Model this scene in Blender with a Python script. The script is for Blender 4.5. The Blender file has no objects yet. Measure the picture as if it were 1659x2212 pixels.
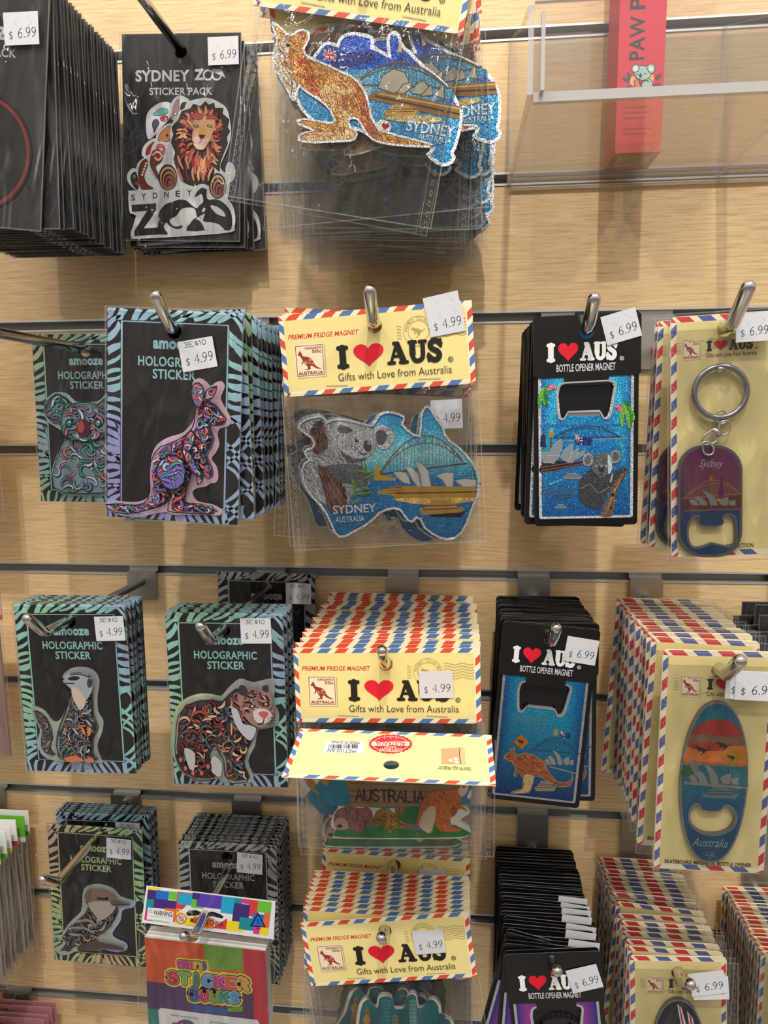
import bpy, math, random
from mathutils import Vector, Matrix
from mathutils.geometry import tessellate_polygon
S = bpy.context.scene
COL = S.collection
R = math.radians
# ---------------------------------------------------------------- camera
FPX, CX, CY = 1550.0, 829.5, 1106.0
DIST, CAMZ, PITCH, YAW, ROLL = 0.56779, -0.380436, 0.129751, 0.09739, -0.005997
cy_, sy_, cp_, sp_ = math.cos(YAW), math.sin(YAW), math.cos(PITCH), math.sin(PITCH)
FW = Vector((-sy_*cp_, cy_*cp_, -sp_))
rt0 = Vector((cy_, sy_, 0)); up0 = rt0.cross(FW)
RT = rt0*math.cos(ROLL) + up0*math.sin(ROLL)
UP = -rt0*math.sin(ROLL) + up0*math.cos(ROLL)
CAM = Vector((0, -DIST, CAMZ))
cd = bpy.data.cameras.new('camera'); cam = bpy.data.objects.new('camera', cd); COL.objects.link(cam)
m3 = Matrix((RT, UP, -FW)).transposed()
cam.matrix_world = Matrix.Translation(CAM) @ m3.to_4x4()
cd.sensor_fit = 'HORIZONTAL'; cd.sensor_width = 36; cd.lens = 36*FPX/1659; cd.clip_start = 0.01; cd.clip_end = 20
S.camera = cam
# ---------------------------------------------------------------- light and exposure
S.view_settings.view_transform = 'Standard'; S.view_settings.look = 'None'
S.view_settings.gamma = 1; S.view_settings.use_curve_mapping = False
S.view_settings.exposure = 0.0
S.cycles.transparent_max_bounces = 48
S.cycles.max_bounces = 8
S.cycles.caustics_reflective = False; S.cycles.caustics_refractive = False
w = bpy.data.worlds.new('shop'); S.world = w; w.use_nodes = True
nt_ = w.node_tree; bg = nt_.nodes['Background']; bg.inputs[1].default_value = 1.0 # bright ceiling, dim floor
tc_ = nt_.nodes.new('ShaderNodeTexCoord'); sp_n = nt_.nodes.new('ShaderNodeSeparateXYZ'); rp_ = nt_.nodes.new('ShaderNodeValToRGB')
nt_.links.new(tc_.outputs['Generated'], sp_n.inputs[0]); mr_ = nt_.nodes.new('ShaderNodeMapRange'); mr_.inputs[1].default_value = -1
nt_.links.new(sp_n.outputs['Z'], mr_.inputs[0]); nt_.links.new(mr_.outputs[0], rp_.inputs[0]); nt_.links.new(rp_.outputs[0], bg.inputs[0])
el_ = rp_.color_ramp.elements; el_[0].position = .1; el_[0].color = (.2, .17, .145, 1); el_[1].position = .95; el_[1].color = (1.05, 1.0, .93, 1)
e_ = el_.new(.42); e_.color = (.21, .185, .165, 1); e_ = el_.new(.62); e_.color = (.62, .57, .51, 1)
def spot(name, loc, target, watt, radius, angle, color=(1, .94, .86)):
    l = bpy.data.lights.new(name, 'SPOT'); l.energy = watt; l.shadow_soft_size = radius
    l.spot_size = R(angle); l.spot_blend = .6; l.color = color
    o = bpy.data.objects.new(name, l); COL.objects.link(o); o.location = loc
    o.rotation_euler = (Vector(target)-Vector(loc)).to_track_quat('-Z', 'Y').to_euler()
def area(name, loc, target, watt, sx, sy, color=(1, .96, .9)):
    l = bpy.data.lights.new(name, 'AREA'); l.shape = 'RECTANGLE'; l.size = sx; l.size_y = sy; l.energy = watt; l.color = color
    o = bpy.data.objects.new(name, l); COL.objects.link(o); o.location = loc
    o.rotation_euler = (Vector(target)-Vector(loc)).to_track_quat('-Z', 'Y').to_euler()
spot('ceiling_spot', (0.08, -1.35, 1.5), (0, 0, -.4), 100, .026, 90)
spot('ceiling_spot', (-1.0, -1.3, 1.4), (0, 0, -.4), 36, .035, 90)
spot('ceiling_spot', (1.2, -1.3, 1.4), (0, 0, -.4), 36, .035, 90)
for ax_, ay_, az_ in ((-.55, -1.0, 1.15), (.5, -1.15, 1.2), (.1, -1.7, 1.1)): area('added_glint_strip', (ax_, ay_, az_), (0, 0, -.4), 5.5, .9, .06)  # added strip lights, out of view, to put glints on the clear bags
# ---------------------------------------------------------------- colour and materials
def lin(c):
    o = []
    for v in c[:3]:
        v = min(max(v/255, 0), 1)
        o.append(v/12.92 if v <= .04045 else ((v+.055)/1.055)**2.4)
    return (o[0], o[1], o[2], 1)
MATS = {}
def nodes(name):
    m = bpy.data.materials.new(name); m.use_nodes = True
    nt = m.node_tree; b = nt.nodes['Principled BSDF']; MATS[name] = m
    return m, nt, b, nt.nodes.new, nt.links.new
def col_mat(name, rough=.5, metal=0, spec=.5, coat=0, glitter=0, bump=0):
    m, nt, b, N, L = nodes(name)
    a = N('ShaderNodeVertexColor'); a.layer_name = 'Col'
    b.inputs['Roughness'].default_value = rough; b.inputs['Metallic'].default_value = metal
    b.inputs['Specular IOR Level'].default_value = spec; b.inputs['Coat Weight'].default_value = coat
    b.inputs['Coat Roughness'].default_value = .08
    L(a.outputs[0], b.inputs['Base Color'])
    if glitter:
        tc = N('ShaderNodeTexCoord'); v = N('ShaderNodeTexVoronoi'); v.inputs['Scale'].default_value = 2600
        L(tc.outputs['Object'], v.inputs['Vector'])
        g = N('ShaderNodeNewGeometry')
        s = N('ShaderNodeVectorMath'); s.operation = 'SUBTRACT'; s.inputs[1].default_value = (.5, .5, .5)
        L(v.outputs['Color'], s.inputs[0])
        k = N('ShaderNodeVectorMath'); k.operation = 'SCALE'; k.inputs['Scale'].default_value = glitter; L(s.outputs[0], k.inputs[0])
        ad = N('ShaderNodeVectorMath'); ad.operation = 'ADD'; L(g.outputs['Normal'], ad.inputs[0]); L(k.outputs[0], ad.inputs[1])
        nm = N('ShaderNodeVectorMath'); nm.operation = 'NORMALIZE'; L(ad.outputs[0], nm.inputs[0])
        L(nm.outputs[0], b.inputs['Normal'])
    if bump:
        tc = N('ShaderNodeTexCoord'); n = N('ShaderNodeTexNoise'); n.inputs['Scale'].default_value = 90
        L(tc.outputs['Object'], n.inputs['Vector']); bp = N('ShaderNodeBump'); bp.inputs['Strength'].default_value = bump; bp.inputs['Distance'].default_value = .001
        L(n.outputs['Fac'], bp.inputs['Height']); L(bp.outputs[0], b.inputs['Normal'])
    return m
col_mat('paper', .5, 0, .35)
col_mat('gloss', .22, 0, .5)
col_mat('glitter', .36, .35, .5, .25, .75)
col_mat('foil', .28, .6)
col_mat('plastic', .4, 0, .5)
def holo_mat(name, hue0, hue1, sat, val, seed):
    m, nt, b, N, L = nodes(name)
    tc = N('ShaderNodeTexCoord'); mp = N('ShaderNodeMapping'); mp.inputs['Location'].default_value = (seed, seed*1.7, seed*.3)
    mp.inputs['Rotation'].default_value = (0, R(35), 0)
    L(tc.outputs['Object'], mp.inputs['Vector'])
    n = N('ShaderNodeTexNoise'); n.inputs['Scale'].default_value = 13; n.inputs['Detail'].default_value = 1; L(mp.outputs[0], n.inputs['Vector'])
    mr = N('ShaderNodeMapRange'); mr.inputs[1].default_value = .33; mr.inputs[2].default_value = .67; mr.inputs[3].default_value = hue0; mr.inputs[4].default_value = hue1
    L(n.outputs['Fac'], mr.inputs[0])
    c = N('ShaderNodeCombineColor'); c.mode = 'HSV'; L(mr.outputs[0], c.inputs[0]); c.inputs[1].default_value = sat; c.inputs[2].default_value = val
    L(c.outputs[0], b.inputs['Base Color']); b.inputs['Metallic'].default_value = .25; b.inputs['Roughness'].default_value = .3
holo_mat('holo_blue', .69, .53, .5, 1.0, 3.1)
holo_mat('holo_pink', .95, .56, .34, 1.0, 1.2)
holo_mat('holo_teal', .64, .4, .5, .95, 5.3)
holo_mat('holo_gold', .03, .34, .5, .8, 7.7)
holo_mat('holo_grey', .62, .3, .1, .62, 2.2)
holo_mat('holo_green', .62, .22, .4, .6, 4.6)
def simple(name, c, rough, metal=0, spec=.5):
    m, nt, b, N, L = nodes(name); b.inputs['Base Color'].default_value = c; b.inputs['Roughness'].default_value = rough
    b.inputs['Metallic'].default_value = metal; b.inputs['Specular IOR Level'].default_value = spec; return m
simple('chrome', (.62, .6, .57, 1), .13, 1)
simple('gunmetal', (.3, .3, .34, 1), .22, .9)
simple('brushed_steel', (.5, .49, .47, 1), .35, .9)
simple('aluminium', (.72, .71, .69, 1), .4, .7)
simple('groove_metal', (.3, .285, .27, 1), .45, .3)
def film_mat(name, haze, tint, rough, bump, scale, gmax, gmin=.03, bd=.004):
    m, nt, b, N, L = nodes(name); nt.nodes.remove(b); out = nt.nodes['Material Output']
    tr = N('ShaderNodeBsdfTransparent'); tr.inputs[0].default_value = tint
    gl = N('ShaderNodeBsdfGlossy'); gl.inputs['Roughness'].default_value = rough; gl.inputs['Color'].default_value = (1, 1, 1, 1)
    df = N('ShaderNodeBsdfDiffuse'); df.inputs[0].default_value = (.75, .74, .72, 1)
    lw = N('ShaderNodeLayerWeight'); lw.inputs[0].default_value = .25
    mr = N('ShaderNodeMapRange'); mr.inputs[3].default_value = gmin; mr.inputs[4].default_value = gmax; L(lw.outputs['Fresnel'], mr.inputs[0])
    if bump:
        tc = N('ShaderNodeTexCoord'); mp = N('ShaderNodeMapping'); mp.inputs['Rotation'].default_value = (0, R(-50), 0); mp.inputs['Scale'].default_value = (1, 1, .28)
        L(tc.outputs['Object'], mp.inputs[0])
        n = N('ShaderNodeTexNoise'); n.inputs['Scale'].default_value = scale; n.inputs['Detail'].default_value = 1.2; n.inputs['Distortion'].default_value = .6
        L(mp.outputs[0], n.inputs['Vector'])
        bp = N('ShaderNodeBump'); bp.inputs['Strength'].default_value = bump; bp.inputs['Distance'].default_value = bd; L(n.outputs['Fac'], bp.inputs['Height'])
        L(bp.outputs[0], gl.inputs['Normal']); L(bp.outputs[0], lw.inputs['Normal'])
    a = N('ShaderNodeMixShader'); a.inputs[0].default_value = haze; L(tr.outputs[0], a.inputs[1]); L(df.outputs[0], a.inputs[2])
    c = N('ShaderNodeMixShader'); L(mr.outputs[0], c.inputs[0]); L(a.outputs[0], c.inputs[1]); L(gl.outputs[0], c.inputs[2])
    L(c.outputs[0], out.inputs[0])
film_mat('film', .008, (.93, .93, .93, 1), .05, .9, 75, .5, .01, .016)
film_mat('film_smooth', .008, (.985, .985, .985, 1), .1, .18, 60, .4, .025)
film_mat('film_seam', .16, (.95, .95, .95, 1), .15, 0, 1, .5, .08)
film_mat('acrylic', .012, (.97, .97, .975, 1), .05, .04, 30, .5, .03)
film_mat('acrylic_edge', .55, (.9, .9, .92, 1), .1, 0, 1, .6, .2)
def wood():
    m, nt, b, N, L = nodes('wood_laminate')
    tc = N('ShaderNodeTexCoord'); mp = N('ShaderNodeMapping'); mp.inputs['Scale'].default_value = (6, 30, 120); L(tc.outputs['Object'], mp.inputs[0])
    wn = N('ShaderNodeTexNoise'); wn.inputs['Scale'].default_value = 7; wn.inputs['Detail'].default_value = 2
    L(tc.outputs['Object'], wn.inputs['Vector'])
    av = N('ShaderNodeVectorMath'); av.operation = 'MULTIPLY_ADD'; av.inputs[1].default_value = (0, 0, .8); L(wn.outputs['Color'], av.inputs[0]); L(mp.outputs[0], av.inputs[2])
    n = N('ShaderNodeTexNoise'); n.inputs['Scale'].default_value = 5.5; n.inputs['Detail'].default_value = 6; n.inputs['Roughness'].default_value = .7; L(av.outputs[0], n.inputs['Vector'])
    r = N('ShaderNodeValToRGB'); e = r.color_ramp.elements
    e[0].position = .36; e[0].color = (.66, .44, .215, 1); e[1].position = .62; e[1].color = (.92, .68, .39, 1)
    x = e.new(.47); x.color = (.8, .565, .3, 1)
    L(n.outputs['Fac'], r.inputs[0]); L(r.outputs[0], b.inputs['Base Color'])
    b.inputs['Roughness'].default_value = .42; b.inputs['Specular IOR Level'].default_value = .35
    bp = N('ShaderNodeBump'); bp.inputs['Strength'].default_value = .2; bp.inputs['Distance'].default_value = .0004; L(n.outputs['Fac'], bp.inputs['Height']); L(bp.outputs[0], b.inputs['Normal'])
wood()
# ---------------------------------------------------------------- geometry in the photograph's rays
def ray(px, py): return FW*FPX + RT*(px-CX) - UP*(py-CY)
def at(px, py, d):
    v = ray(px, py); return CAM + v*((-d-CAM.y)/v.y)
class Frame:
    "a plane with an origin and two in-plane axes; loc() takes a sight line to plane coordinates"
    def __init__(s, O, ex, ez):
        s.O, s.ex, s.ez = O, ex.normalized(), ez.normalized(); s.n = s.ex.cross(s.ez)
    def loc(s, px, py):
        v = ray(px, py); t = (s.O-CAM).dot(s.n)/v.dot(s.n); p = CAM + v*t - s.O
        return (p.dot(s.ex), p.dot(s.ez))
    def z(s, ox, oy, k, rx=300, ry=300):
        def T(p): return s.loc(ox+p[0]/k, oy+p[1]/k)
        a = s.loc(ox+rx/k, oy+ry/k); b = s.loc(ox+(rx+1)/k, oy+ry/k)
        return T, math.hypot(a[0]-b[0], a[1]-b[1])
    def mat(s):
        m = Matrix((s.ex, -s.n, s.ez)).transposed().to_4x4(); m.translation = s.O; return m
def flat(O, roll): # upright plane facing the shop, roll clockwise
    return Frame(O, Vector((math.cos(roll), 0, -math.sin(roll))), Vector((math.sin(roll), 0, math.cos(roll))))
def fit(pa, la, pb, lb, d=None):
    "frame of a hanging card from two of its corners (sight line, card coordinates)"
    L = math.hypot(la[0]-lb[0], la[1]-lb[1])
    if d is None:
        lo, hi = -.1, .5
        for _ in range(50):
            d = (lo+hi)/2
            if (at(*pa, d)-at(*pb, d)).length > L: lo = d
            else: hi = d
    A, B = at(*pa, d), at(*pb, d)
    roll = -(math.atan2(B.z-A.z, B.x-A.x) - math.atan2(lb[1]-la[1], lb[0]-la[0]))
    f = flat(A, roll); f.O = A - f.ex*la[0] - f.ez*la[1]; f.d = d; f.roll = roll
    return f
# ---------------------------------------------------------------- printed art
def smooth(pts, n=6, closed=True):
    P = [tuple(p) for p in pts]; k = len(P); out = []
    rng = range(k) if closed else range(k-1)
    for i in rng:
        if closed: a, b, c, d = P[i-1], P[i], P[(i+1) % k], P[(i+2) % k]
        else: a, b, c, d = P[max(i-1, 0)], P[i], P[i+1], P[min(i+2, k-1)]
        for j in range(n):
            t = j/n
            out.append(tuple(.5*((2*b[q]) + (-a[q]+c[q])*t + (2*a[q]-5*b[q]+4*c[q]-d[q])*t*t + (-a[q]+3*b[q]-3*c[q]+d[q])*t**3) for q in (0, 1)))
    if not closed: out.append(P[-1])
    return out
def inside(p, poly):
    x, y = p; r = False; j = len(poly)-1
    for i in range(len(poly)):
        a, b = poly[i], poly[j]
        if (a[1] > y) != (b[1] > y) and x < (b[0]-a[0])*(y-a[1])/(b[1]-a[1])+a[0]: r = not r
        j = i
    return r
_TXT = {}
def text_geo(s, bold):
    k = (s, bold)
    if k not in _TXT:
        c = bpy.data.curves.new('t', 'FONT'); c.body = s; c.fill_mode = 'FRONT'; c.resolution_u = 3; c.offset = bold
        if bold > .02: c.space_character = 1.06
        o = bpy.data.objects.new('t', c); COL.objects.link(o)
        bpy.context.view_layer.update()
        me = bpy.data.meshes.new_from_object(o.evaluated_get(bpy.context.evaluated_depsgraph_get()))
        v = [(q.co.x, q.co.y) for q in me.vertices]; f = [tuple(p.vertices) for p in me.polygons]
        bpy.data.objects.remove(o); bpy.data.curves.remove(c); bpy.data.meshes.remove(me)
        x0 = min(q[0] for q in v); x1 = max(q[0] for q in v); y0 = min(q[1] for q in v); y1 = max(q[1] for q in v)
        _TXT[k] = ([((q[0]-x0)/(x1-x0), (q[1]-y0)/(y1-y0)) for q in v], f)
    return _TXT[k]
# single line letters for hand lettering, rounded letters and price digits
SF = {
'A': [[(0,0),(.5,1),(1,0)],[(.2,.36),(.8,.36)]], 'B': [[(0,0),(0,1),(.6,1),(.85,.78),(.6,.54),(0,.54)],[(.6,.54),(.95,.28),(.65,0),(0,0)]],
'C': [[(1,.82),(.75,.98),(.4,1),(.1,.75),(.02,.45),(.15,.12),(.45,0),(.8,.04),(1,.2)]], 'D': [[(0,0),(0,1),(.55,1),(.95,.7),(.95,.3),(.55,0),(0,0)]],
'E': [[(1,1),(0,1),(0,0),(1,0)],[(0,.52),(.8,.52)]], 'I': [[(.5,0),(.5,1)]], 'K': [[(0,0),(0,1)],[(.95,1),(.05,.45)],[(.3,.62),(1,0)]],
'L': [[(0,1),(0,0),(.9,0)]], 'N': [[(0,0),(0,1),(1,0),(1,1)]], 'O': [[(.5,1),(.12,.82),(0,.5),(.12,.18),(.5,0),(.88,.18),(1,.5),(.88,.82),(.5,1)]],
'R': [[(0,0),(0,1),(.6,1),(.92,.76),(.6,.5),(0,.5)],[(.45,.5),(1,0)]], 'S': [[(.95,.85),(.65,1),(.25,.96),(.06,.76),(.25,.56),(.7,.45),(.96,.24),(.75,.03),(.35,0),(.03,.16)]],
'T': [[(0,1),(1,1)],[(.5,1),(.5,0)]], 'U': [[(0,1),(0,.3),(.2,.03),(.55,0),(.9,.1),(1,.35),(1,1)]], 'Y': [[(0,1),(.5,.5),(1,1)],[(.5,.5),(.5,0)]],
'm': [[(0,0),(0,.95)],[(0,.6),(.15,.92),(.38,.9),(.48,.65),(.48,0)],[(.48,.65),(.65,.92),(.88,.9),(1,.65),(1,0)]], 'i': [[(.5,0),(.5,.95)]], 'n': [[(0,0),(0,.95)],[(0,.55),(.3,.92),(.75,.9),(1,.6),(1,0)]],
'4': [[(.72,0),(.72,1),(0,.3),(1,.3)]], '6': [[(.85,.95),(.35,.75),(.08,.35),(.25,.04),(.7,.02),(.92,.27),(.7,.52),(.3,.48),(.1,.3)]],
'9': [[(.15,.05),(.65,.25),(.92,.65),(.75,.96),(.3,.98),(.08,.73),(.3,.48),(.7,.52),(.9,.7)]], '$': [[(.95,.75),(.6,.86),(.15,.75),(.2,.58),(.8,.42),(.85,.24),(.4,.14),(.05,.25)],[(.5,1),(.5,0)]],
'.': [[(.45,.02),(.55,.02),(.55,.1),(.45,.1),(.45,.02)]], '1': [[(.2,.75),(.55,1),(.55,0)]], '0': [[(.5,1),(.1,.75),(.1,.25),(.5,0),(.9,.25),(.9,.75),(.5,1)]],
'3': [[(.1,.9),(.5,1),(.85,.8),(.6,.55),(.4,.52),(.7,.5),(.92,.25),(.5,0),(.05,.1)]], '8': [[(.5,.52),(.1,.75),(.5,1),(.9,.75),(.5,.52),(.05,.25),(.5,0),(.95,.25),(.5,.52)]]}
class Art:
    def __init__(s, y=0.0, T=None, ws=1.0):
        s.v, s.f, s.c, s.m, s.ml = [], [], [], [], []; s.y = y; s.T = T; s.ws = ws; s.step = 6e-6
    def use(s, tw): s.T, s.ws = tw; return s
    def mi(s, mat):
        if mat not in s.ml: s.ml.append(mat)
        return s.ml.index(mat)
    def tp(s, pts): return [s.T(p) for p in pts] if s.T else [tuple(p) for p in pts]
    def raw(s, pts, faces, col, mat='paper', y=None, inc=True):
        if inc and y is None: s.y -= s.step
        yy = s.y if y is None else y; b = len(s.v); k = s.mi(mat)
        for p in pts:
            s.v.append((p[0], yy, p[1])); s.c.append(lin(col(p[0], p[1]) if callable(col) else col))
        for f in faces: s.f.append(tuple(b+i for i in f)); s.m.append(k)
    def face(s, loops, col, mat, y=None, inc=True):
        loops = [l for l in loops if len(l) > 2]
        tr = tessellate_polygon([[Vector((p[0], p[1], 0)) for p in l] for l in loops])
        pts = [p for l in loops for p in l]; fs = []
        for a, b, c in tr:
            A, B, C = pts[a], pts[b], pts[c]
            cr = (B[0]-A[0])*(C[1]-A[1])-(B[1]-A[1])*(C[0]-A[0])
            if cr: fs.append((a, b, c) if cr > 0 else (c, b, a))
        s.raw(pts, fs, col, mat, y, inc)
    def poly(s, pts, col, mat='paper', holes=(), sm=0, inc=True):
        P = s.tp(pts); P = smooth(P, sm) if sm else P
        s.face([P]+[s.tp(h) for h in holes], col, mat, inc=inc); return P
    def rect(s, x0, z0, x1, z1, col, mat='paper', inc=True): return s.poly([(x0, z0), (x1, z0), (x1, z1), (x0, z1)], col, mat, inc=inc)
    def ell(s, cx, cz, rx, rz, col, mat='paper', rot=0, n=22, inc=True):
        c, q = math.cos(rot), math.sin(rot)
        return s.poly([(cx+rx*math.cos(t)*c-rz*math.sin(t)*q, cz+rx*math.cos(t)*q+rz*math.sin(t)*c) for t in [2*math.pi*i/n for i in range(n)]], col, mat, inc=inc)
    def stroke(s, pts, wd, col, mat='paper', closed=False, sm=0, taper=False, local=False, inc=True, lift=0, caps=True):
        P = pts if local else s.tp(pts); wd = wd if local else wd*s.ws
        if sm: P = smooth(P, sm, closed)
        P = [p for i, p in enumerate(P) if i == 0 or math.hypot(p[0]-P[i-1][0], p[1]-P[i-1][1]) > 1e-7]
        n = len(P)
        if n < 2: return
        Lf, Rt = [], []
        for i in range(n):
            a = P[i-1] if (i or closed) else P[i]; b = P[(i+1) % n] if (i < n-1 or closed) else P[i]
            dx, dz = b[0]-a[0], b[1]-a[1]; q = math.hypot(dx, dz) or 1
            h = wd/2
            if taper: h *= max(.06, math.sin(math.pi*(i+.15)/(n-.7))**.5 if n > 2 else 1)
            if 0 < i < n-1 or closed:
                e1 = (P[i][0]-a[0], P[i][1]-a[1]); m1 = math.hypot(*e1) or 1
                cs = abs((e1[0]*dx+e1[1]*dz)/(m1*q)); h /= max(cs, .6)
            Lf.append((P[i][0]-dz/q*h, P[i][1]+dx/q*h)); Rt.append((P[i][0]+dz/q*h, P[i][1]-dx/q*h))
        if lift: s.y -= lift
        k = n if closed else n-1
        s.raw(Rt+Lf, [(i, (i+1) % n, n+(i+1) % n, n+i) for i in range(k)], col, mat, inc=inc)
        if not closed and not taper and wd > 4e-4 and caps:
            for p, q in ((P[0], P[1]), (P[-1], P[-2])):
                t0 = math.atan2(p[1]-q[1], p[0]-q[0])
                s.raw([(p[0]+math.cos(t0+math.pi*(j/6-.5))*wd/2, p[1]+math.sin(t0+math.pi*(j/6-.5))*wd/2) for j in range(7)], [tuple(range(7))], col, mat, inc=False)
        if lift: s.y += lift
    def ext(s, pts, depth, col, side=None, mat='paper', smat=None, holes=(), sm=0, fc=True, local=False):
        "front at the current level, side walls back by depth"
        P = pts if local else s.tp(pts); P = smooth(P, sm) if sm else P
        H = [h if local else s.tp(h) for h in holes]
        yf = s.y-s.step; side = side or col; k = s.mi(smat or mat)
        if fc: s.face([P]+H, col, mat, y=yf)
        for lp in [P]+H:
            n = len(lp); b = len(s.v)
            for yy in (yf, yf+depth):
                for p in lp: s.v.append((p[0], yy, p[1])); s.c.append(lin(side(p[0], p[1]) if callable(side) else side))
            for i in range(n): s.f.append((b+i, b+(i+1) % n, b+n+(i+1) % n, b+n+i)); s.m.append(k)
        s.face([P]+H, side, smat or mat, y=yf+depth)
        s.y = yf; return P
    def text(s, t, x0, z0, x1, z1, col, mat='paper', bold=0.0, shear=0, rot=0, local=False):
        if s.T and not local: x0, z0, x1, z1 = s.box(x0, z0, x1, z1)
        v, f = text_geo(t, bold); w_, h_ = x1-x0, z1-z0; mx, mz = (x0+x1)/2, (z0+z1)/2; c, q = math.cos(rot), math.sin(rot); o = []
        for p in v:
            x = (p[0]-.5)*w_+shear*(p[1]-.5)*h_; z = (p[1]-.5)*h_; o.append((mx+x*c-z*q, mz+x*q+z*c))
        s.raw(o, f, col, mat)
    def letters(s, t, x0, z0, x1, z1, wd, col, mat='paper', gap=.32, rot=0, sm=3, narrow='I.i1', shear=0, lift=0):
        "stroke lettering in a box; col may be a list"
        ws = [(.25 if ch in narrow else (1.45 if ch == 'm' else (.6 if ch == ' ' else 1))) for ch in t]; tot = sum(ws)+gap*(len(t)-1)
        u = (x1-x0)/tot; x = x0; mx, mz = (x0+x1)/2, (z0+z1)/2; c, q = math.cos(rot), math.sin(rot)
        for i, ch in enumerate(t):
            for st in SF.get(ch, []):
                P = []
                for a, b in st:
                    X = x+a*ws[i]*u+shear*(b-.5)*(z1-z0)-mx; Z = z0+b*(z1-z0)-mz; P.append((mx+X*c-Z*q, mz+X*q+Z*c))
                s.stroke(P, wd, col[i % len(col)] if isinstance(col, list) else col, mat, sm=(sm if ch in 'CSOU4690$38mnBDR' and ch not in '4' else 0), local=True, lift=lift)
            x += (ws[i]+gap)*u
    def box(s, x0, y0, x1, y1):
        if getattr(s, 'corner', 0): a, b = s.T((x0, y1)), s.T((x1, y0)); return a[0], a[1], b[0], b[1]
        c = s.T(((x0+x1)/2, (y0+y1)/2)); w_, h_ = abs(x1-x0)*s.ws/2, abs(y1-y0)*s.ws/2; return c[0]-w_, c[1]-h_, c[0]+w_, c[1]+h_
    def heart(s, x0, z0, x1, z1, col, mat='paper'):
        P = []
        for i in range(40):
            t = 2*math.pi*i/40; P.append((16*math.sin(t)**3, 13*math.cos(t)-5*math.cos(2*t)-2*math.cos(3*t)-math.cos(4*t)))
        P = [(x0+(p[0]+16)/32*(x1-x0), z0+(p[1]+17)/29*(z1-z0)) for p in P]
        s.face([P], col, mat)
    def build(s, name, parent=None, yoff=0, label=None):
        me = bpy.data.meshes.new(name); me.from_pydata(s.v, [], s.f)
        for k in s.ml: me.materials.append(MATS[k])
        me.polygons.foreach_set('material_index', s.m)
        ca = me.color_attributes.new('Col', 'FLOAT_COLOR', 'POINT'); ca.data.foreach_set('color', [x for c in s.c for x in c])
        me.update(); o = bpy.data.objects.new(name, me); COL.objects.link(o); o.parent = parent
        if yoff: o.location.y = yoff
        if label: o['label'] = label
        return o
def circ(x, z, r, n=18): return [(x+r*math.cos(2*math.pi*i/n), z+r*math.sin(2*math.pi*i/n)) for i in range(n)]
def rrect(x0, z0, x1, z1, r, n=5):
    o = []
    for cx, cz, a0 in ((x1-r, z1-r, 0), (x0+r, z1-r, 90), (x0+r, z0+r, 180), (x1-r, z0+r, 270)):
        for i in range(n+1): t = R(a0+90*i/n); o.append((cx+r*math.cos(t), cz+r*math.sin(t)))
    return o
def grad(stops, z0, z1):
    "vertical print gradient between z1 (top) and z0"
    def g(x, z):
        t = min(max((z1-z)/(z1-z0), 0), 1)*(len(stops)-1); i = min(int(t), len(stops)-2); f = t-i
        return tuple(stops[i][k]*(1-f)+stops[i+1][k]*f for k in range(3))
    return g
def ornate(a, poly, cols, n, seed, size, wd, mat='gloss', line=(20, 18, 22)):
    "swirling tribal linework inside an outline (local coordinates)"
    rnd = random.Random(seed); xs = [p[0] for p in poly]; zs = [p[1] for p in poly]; k = 0; tries = 0
    while k < n and tries < n*30:
        tries += 1; cx, cz = rnd.uniform(min(xs), max(xs)), rnd.uniform(min(zs), max(zs)); r = size*rnd.uniform(.45, 1.25); t0 = rnd.uniform(0, 6.28); sw = rnd.uniform(1.6, 4.6)*rnd.choice((-1, 1)); sh = rnd.uniform(.2, 1)
        if k % 5 < 2: P = [(cx+r*(1-sh*j/9)*math.cos(t0+sw*j/9), cz+r*(1-sh*j/9)*math.sin(t0+sw*j/9)) for j in range(10)]
        else:
            P = [(cx, cz)]
            for j in range(8):
                th = 2.2*math.sin(P[-1][0]*150+seed)+2.0*math.cos(P[-1][1]*130+seed*2)+.4*t0/6; P.append((P[-1][0]+r*.22*math.cos(th), P[-1][1]+r*.22*math.sin(th)))
        if not all(inside(p, poly) for p in P): continue
        q = wd*rnd.uniform(.8, 2.1)
        a.stroke(P, q*2.0, line, mat, local=True, taper=True); a.stroke(P, q*1.25, rnd.choice(cols), mat, local=True, taper=True); k += 1
def empty(name, M, label, cat, group=None):
    o = bpy.data.objects.new(name, None); COL.objects.link(o); o.empty_display_size = .01; o.matrix_world = M
    o['label'] = label; o['category'] = cat
    if group: o['group'] = group
    return o
KIDS = {}
def kids(o): return [c for c in bpy.data.objects if c.parent == o]
def dup(src, M, label, group=None, skip=()):
    r = src.copy(); COL.objects.link(r); r.matrix_world = M; r['label'] = label
    if group: r['group'] = group
    elif 'group' in r: del r['group']
    if src not in KIDS: KIDS[src] = [(c, kids(c)) for c in kids(src)]
    for c, gs in KIDS[src]:
        if c.name.split('.')[0] in skip: continue
        d = c.copy(); COL.objects.link(d); d.parent = r
        for g in gs: e = g.copy(); COL.objects.link(e); e.parent = d
    return r
def struct(name, a):
    o = a if isinstance(a, bpy.types.Object) else a.build(name); o['kind'] = 'structure'; return o
def boxes(name, lst, mat, parent=None):
    v, f = [], []
    for x0, y0, z0, x1, y1, z1 in lst:
        b = len(v); v += [(x, y, z) for x in (x0, x1) for y in (y0, y1) for z in (z0, z1)]
        f += [tuple(b+i for i in q) for q in ((0, 1, 3, 2), (4, 6, 7, 5), (0, 4, 5, 1), (2, 3, 7, 6), (0, 2, 6, 4), (1, 5, 7, 3))]
    me = bpy.data.meshes.new(name); me.from_pydata(v, [], f); me.materials.append(MATS[mat]); me.update()
    o = bpy.data.objects.new(name, me); COL.objects.link(o); o.parent = parent; return o
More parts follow.
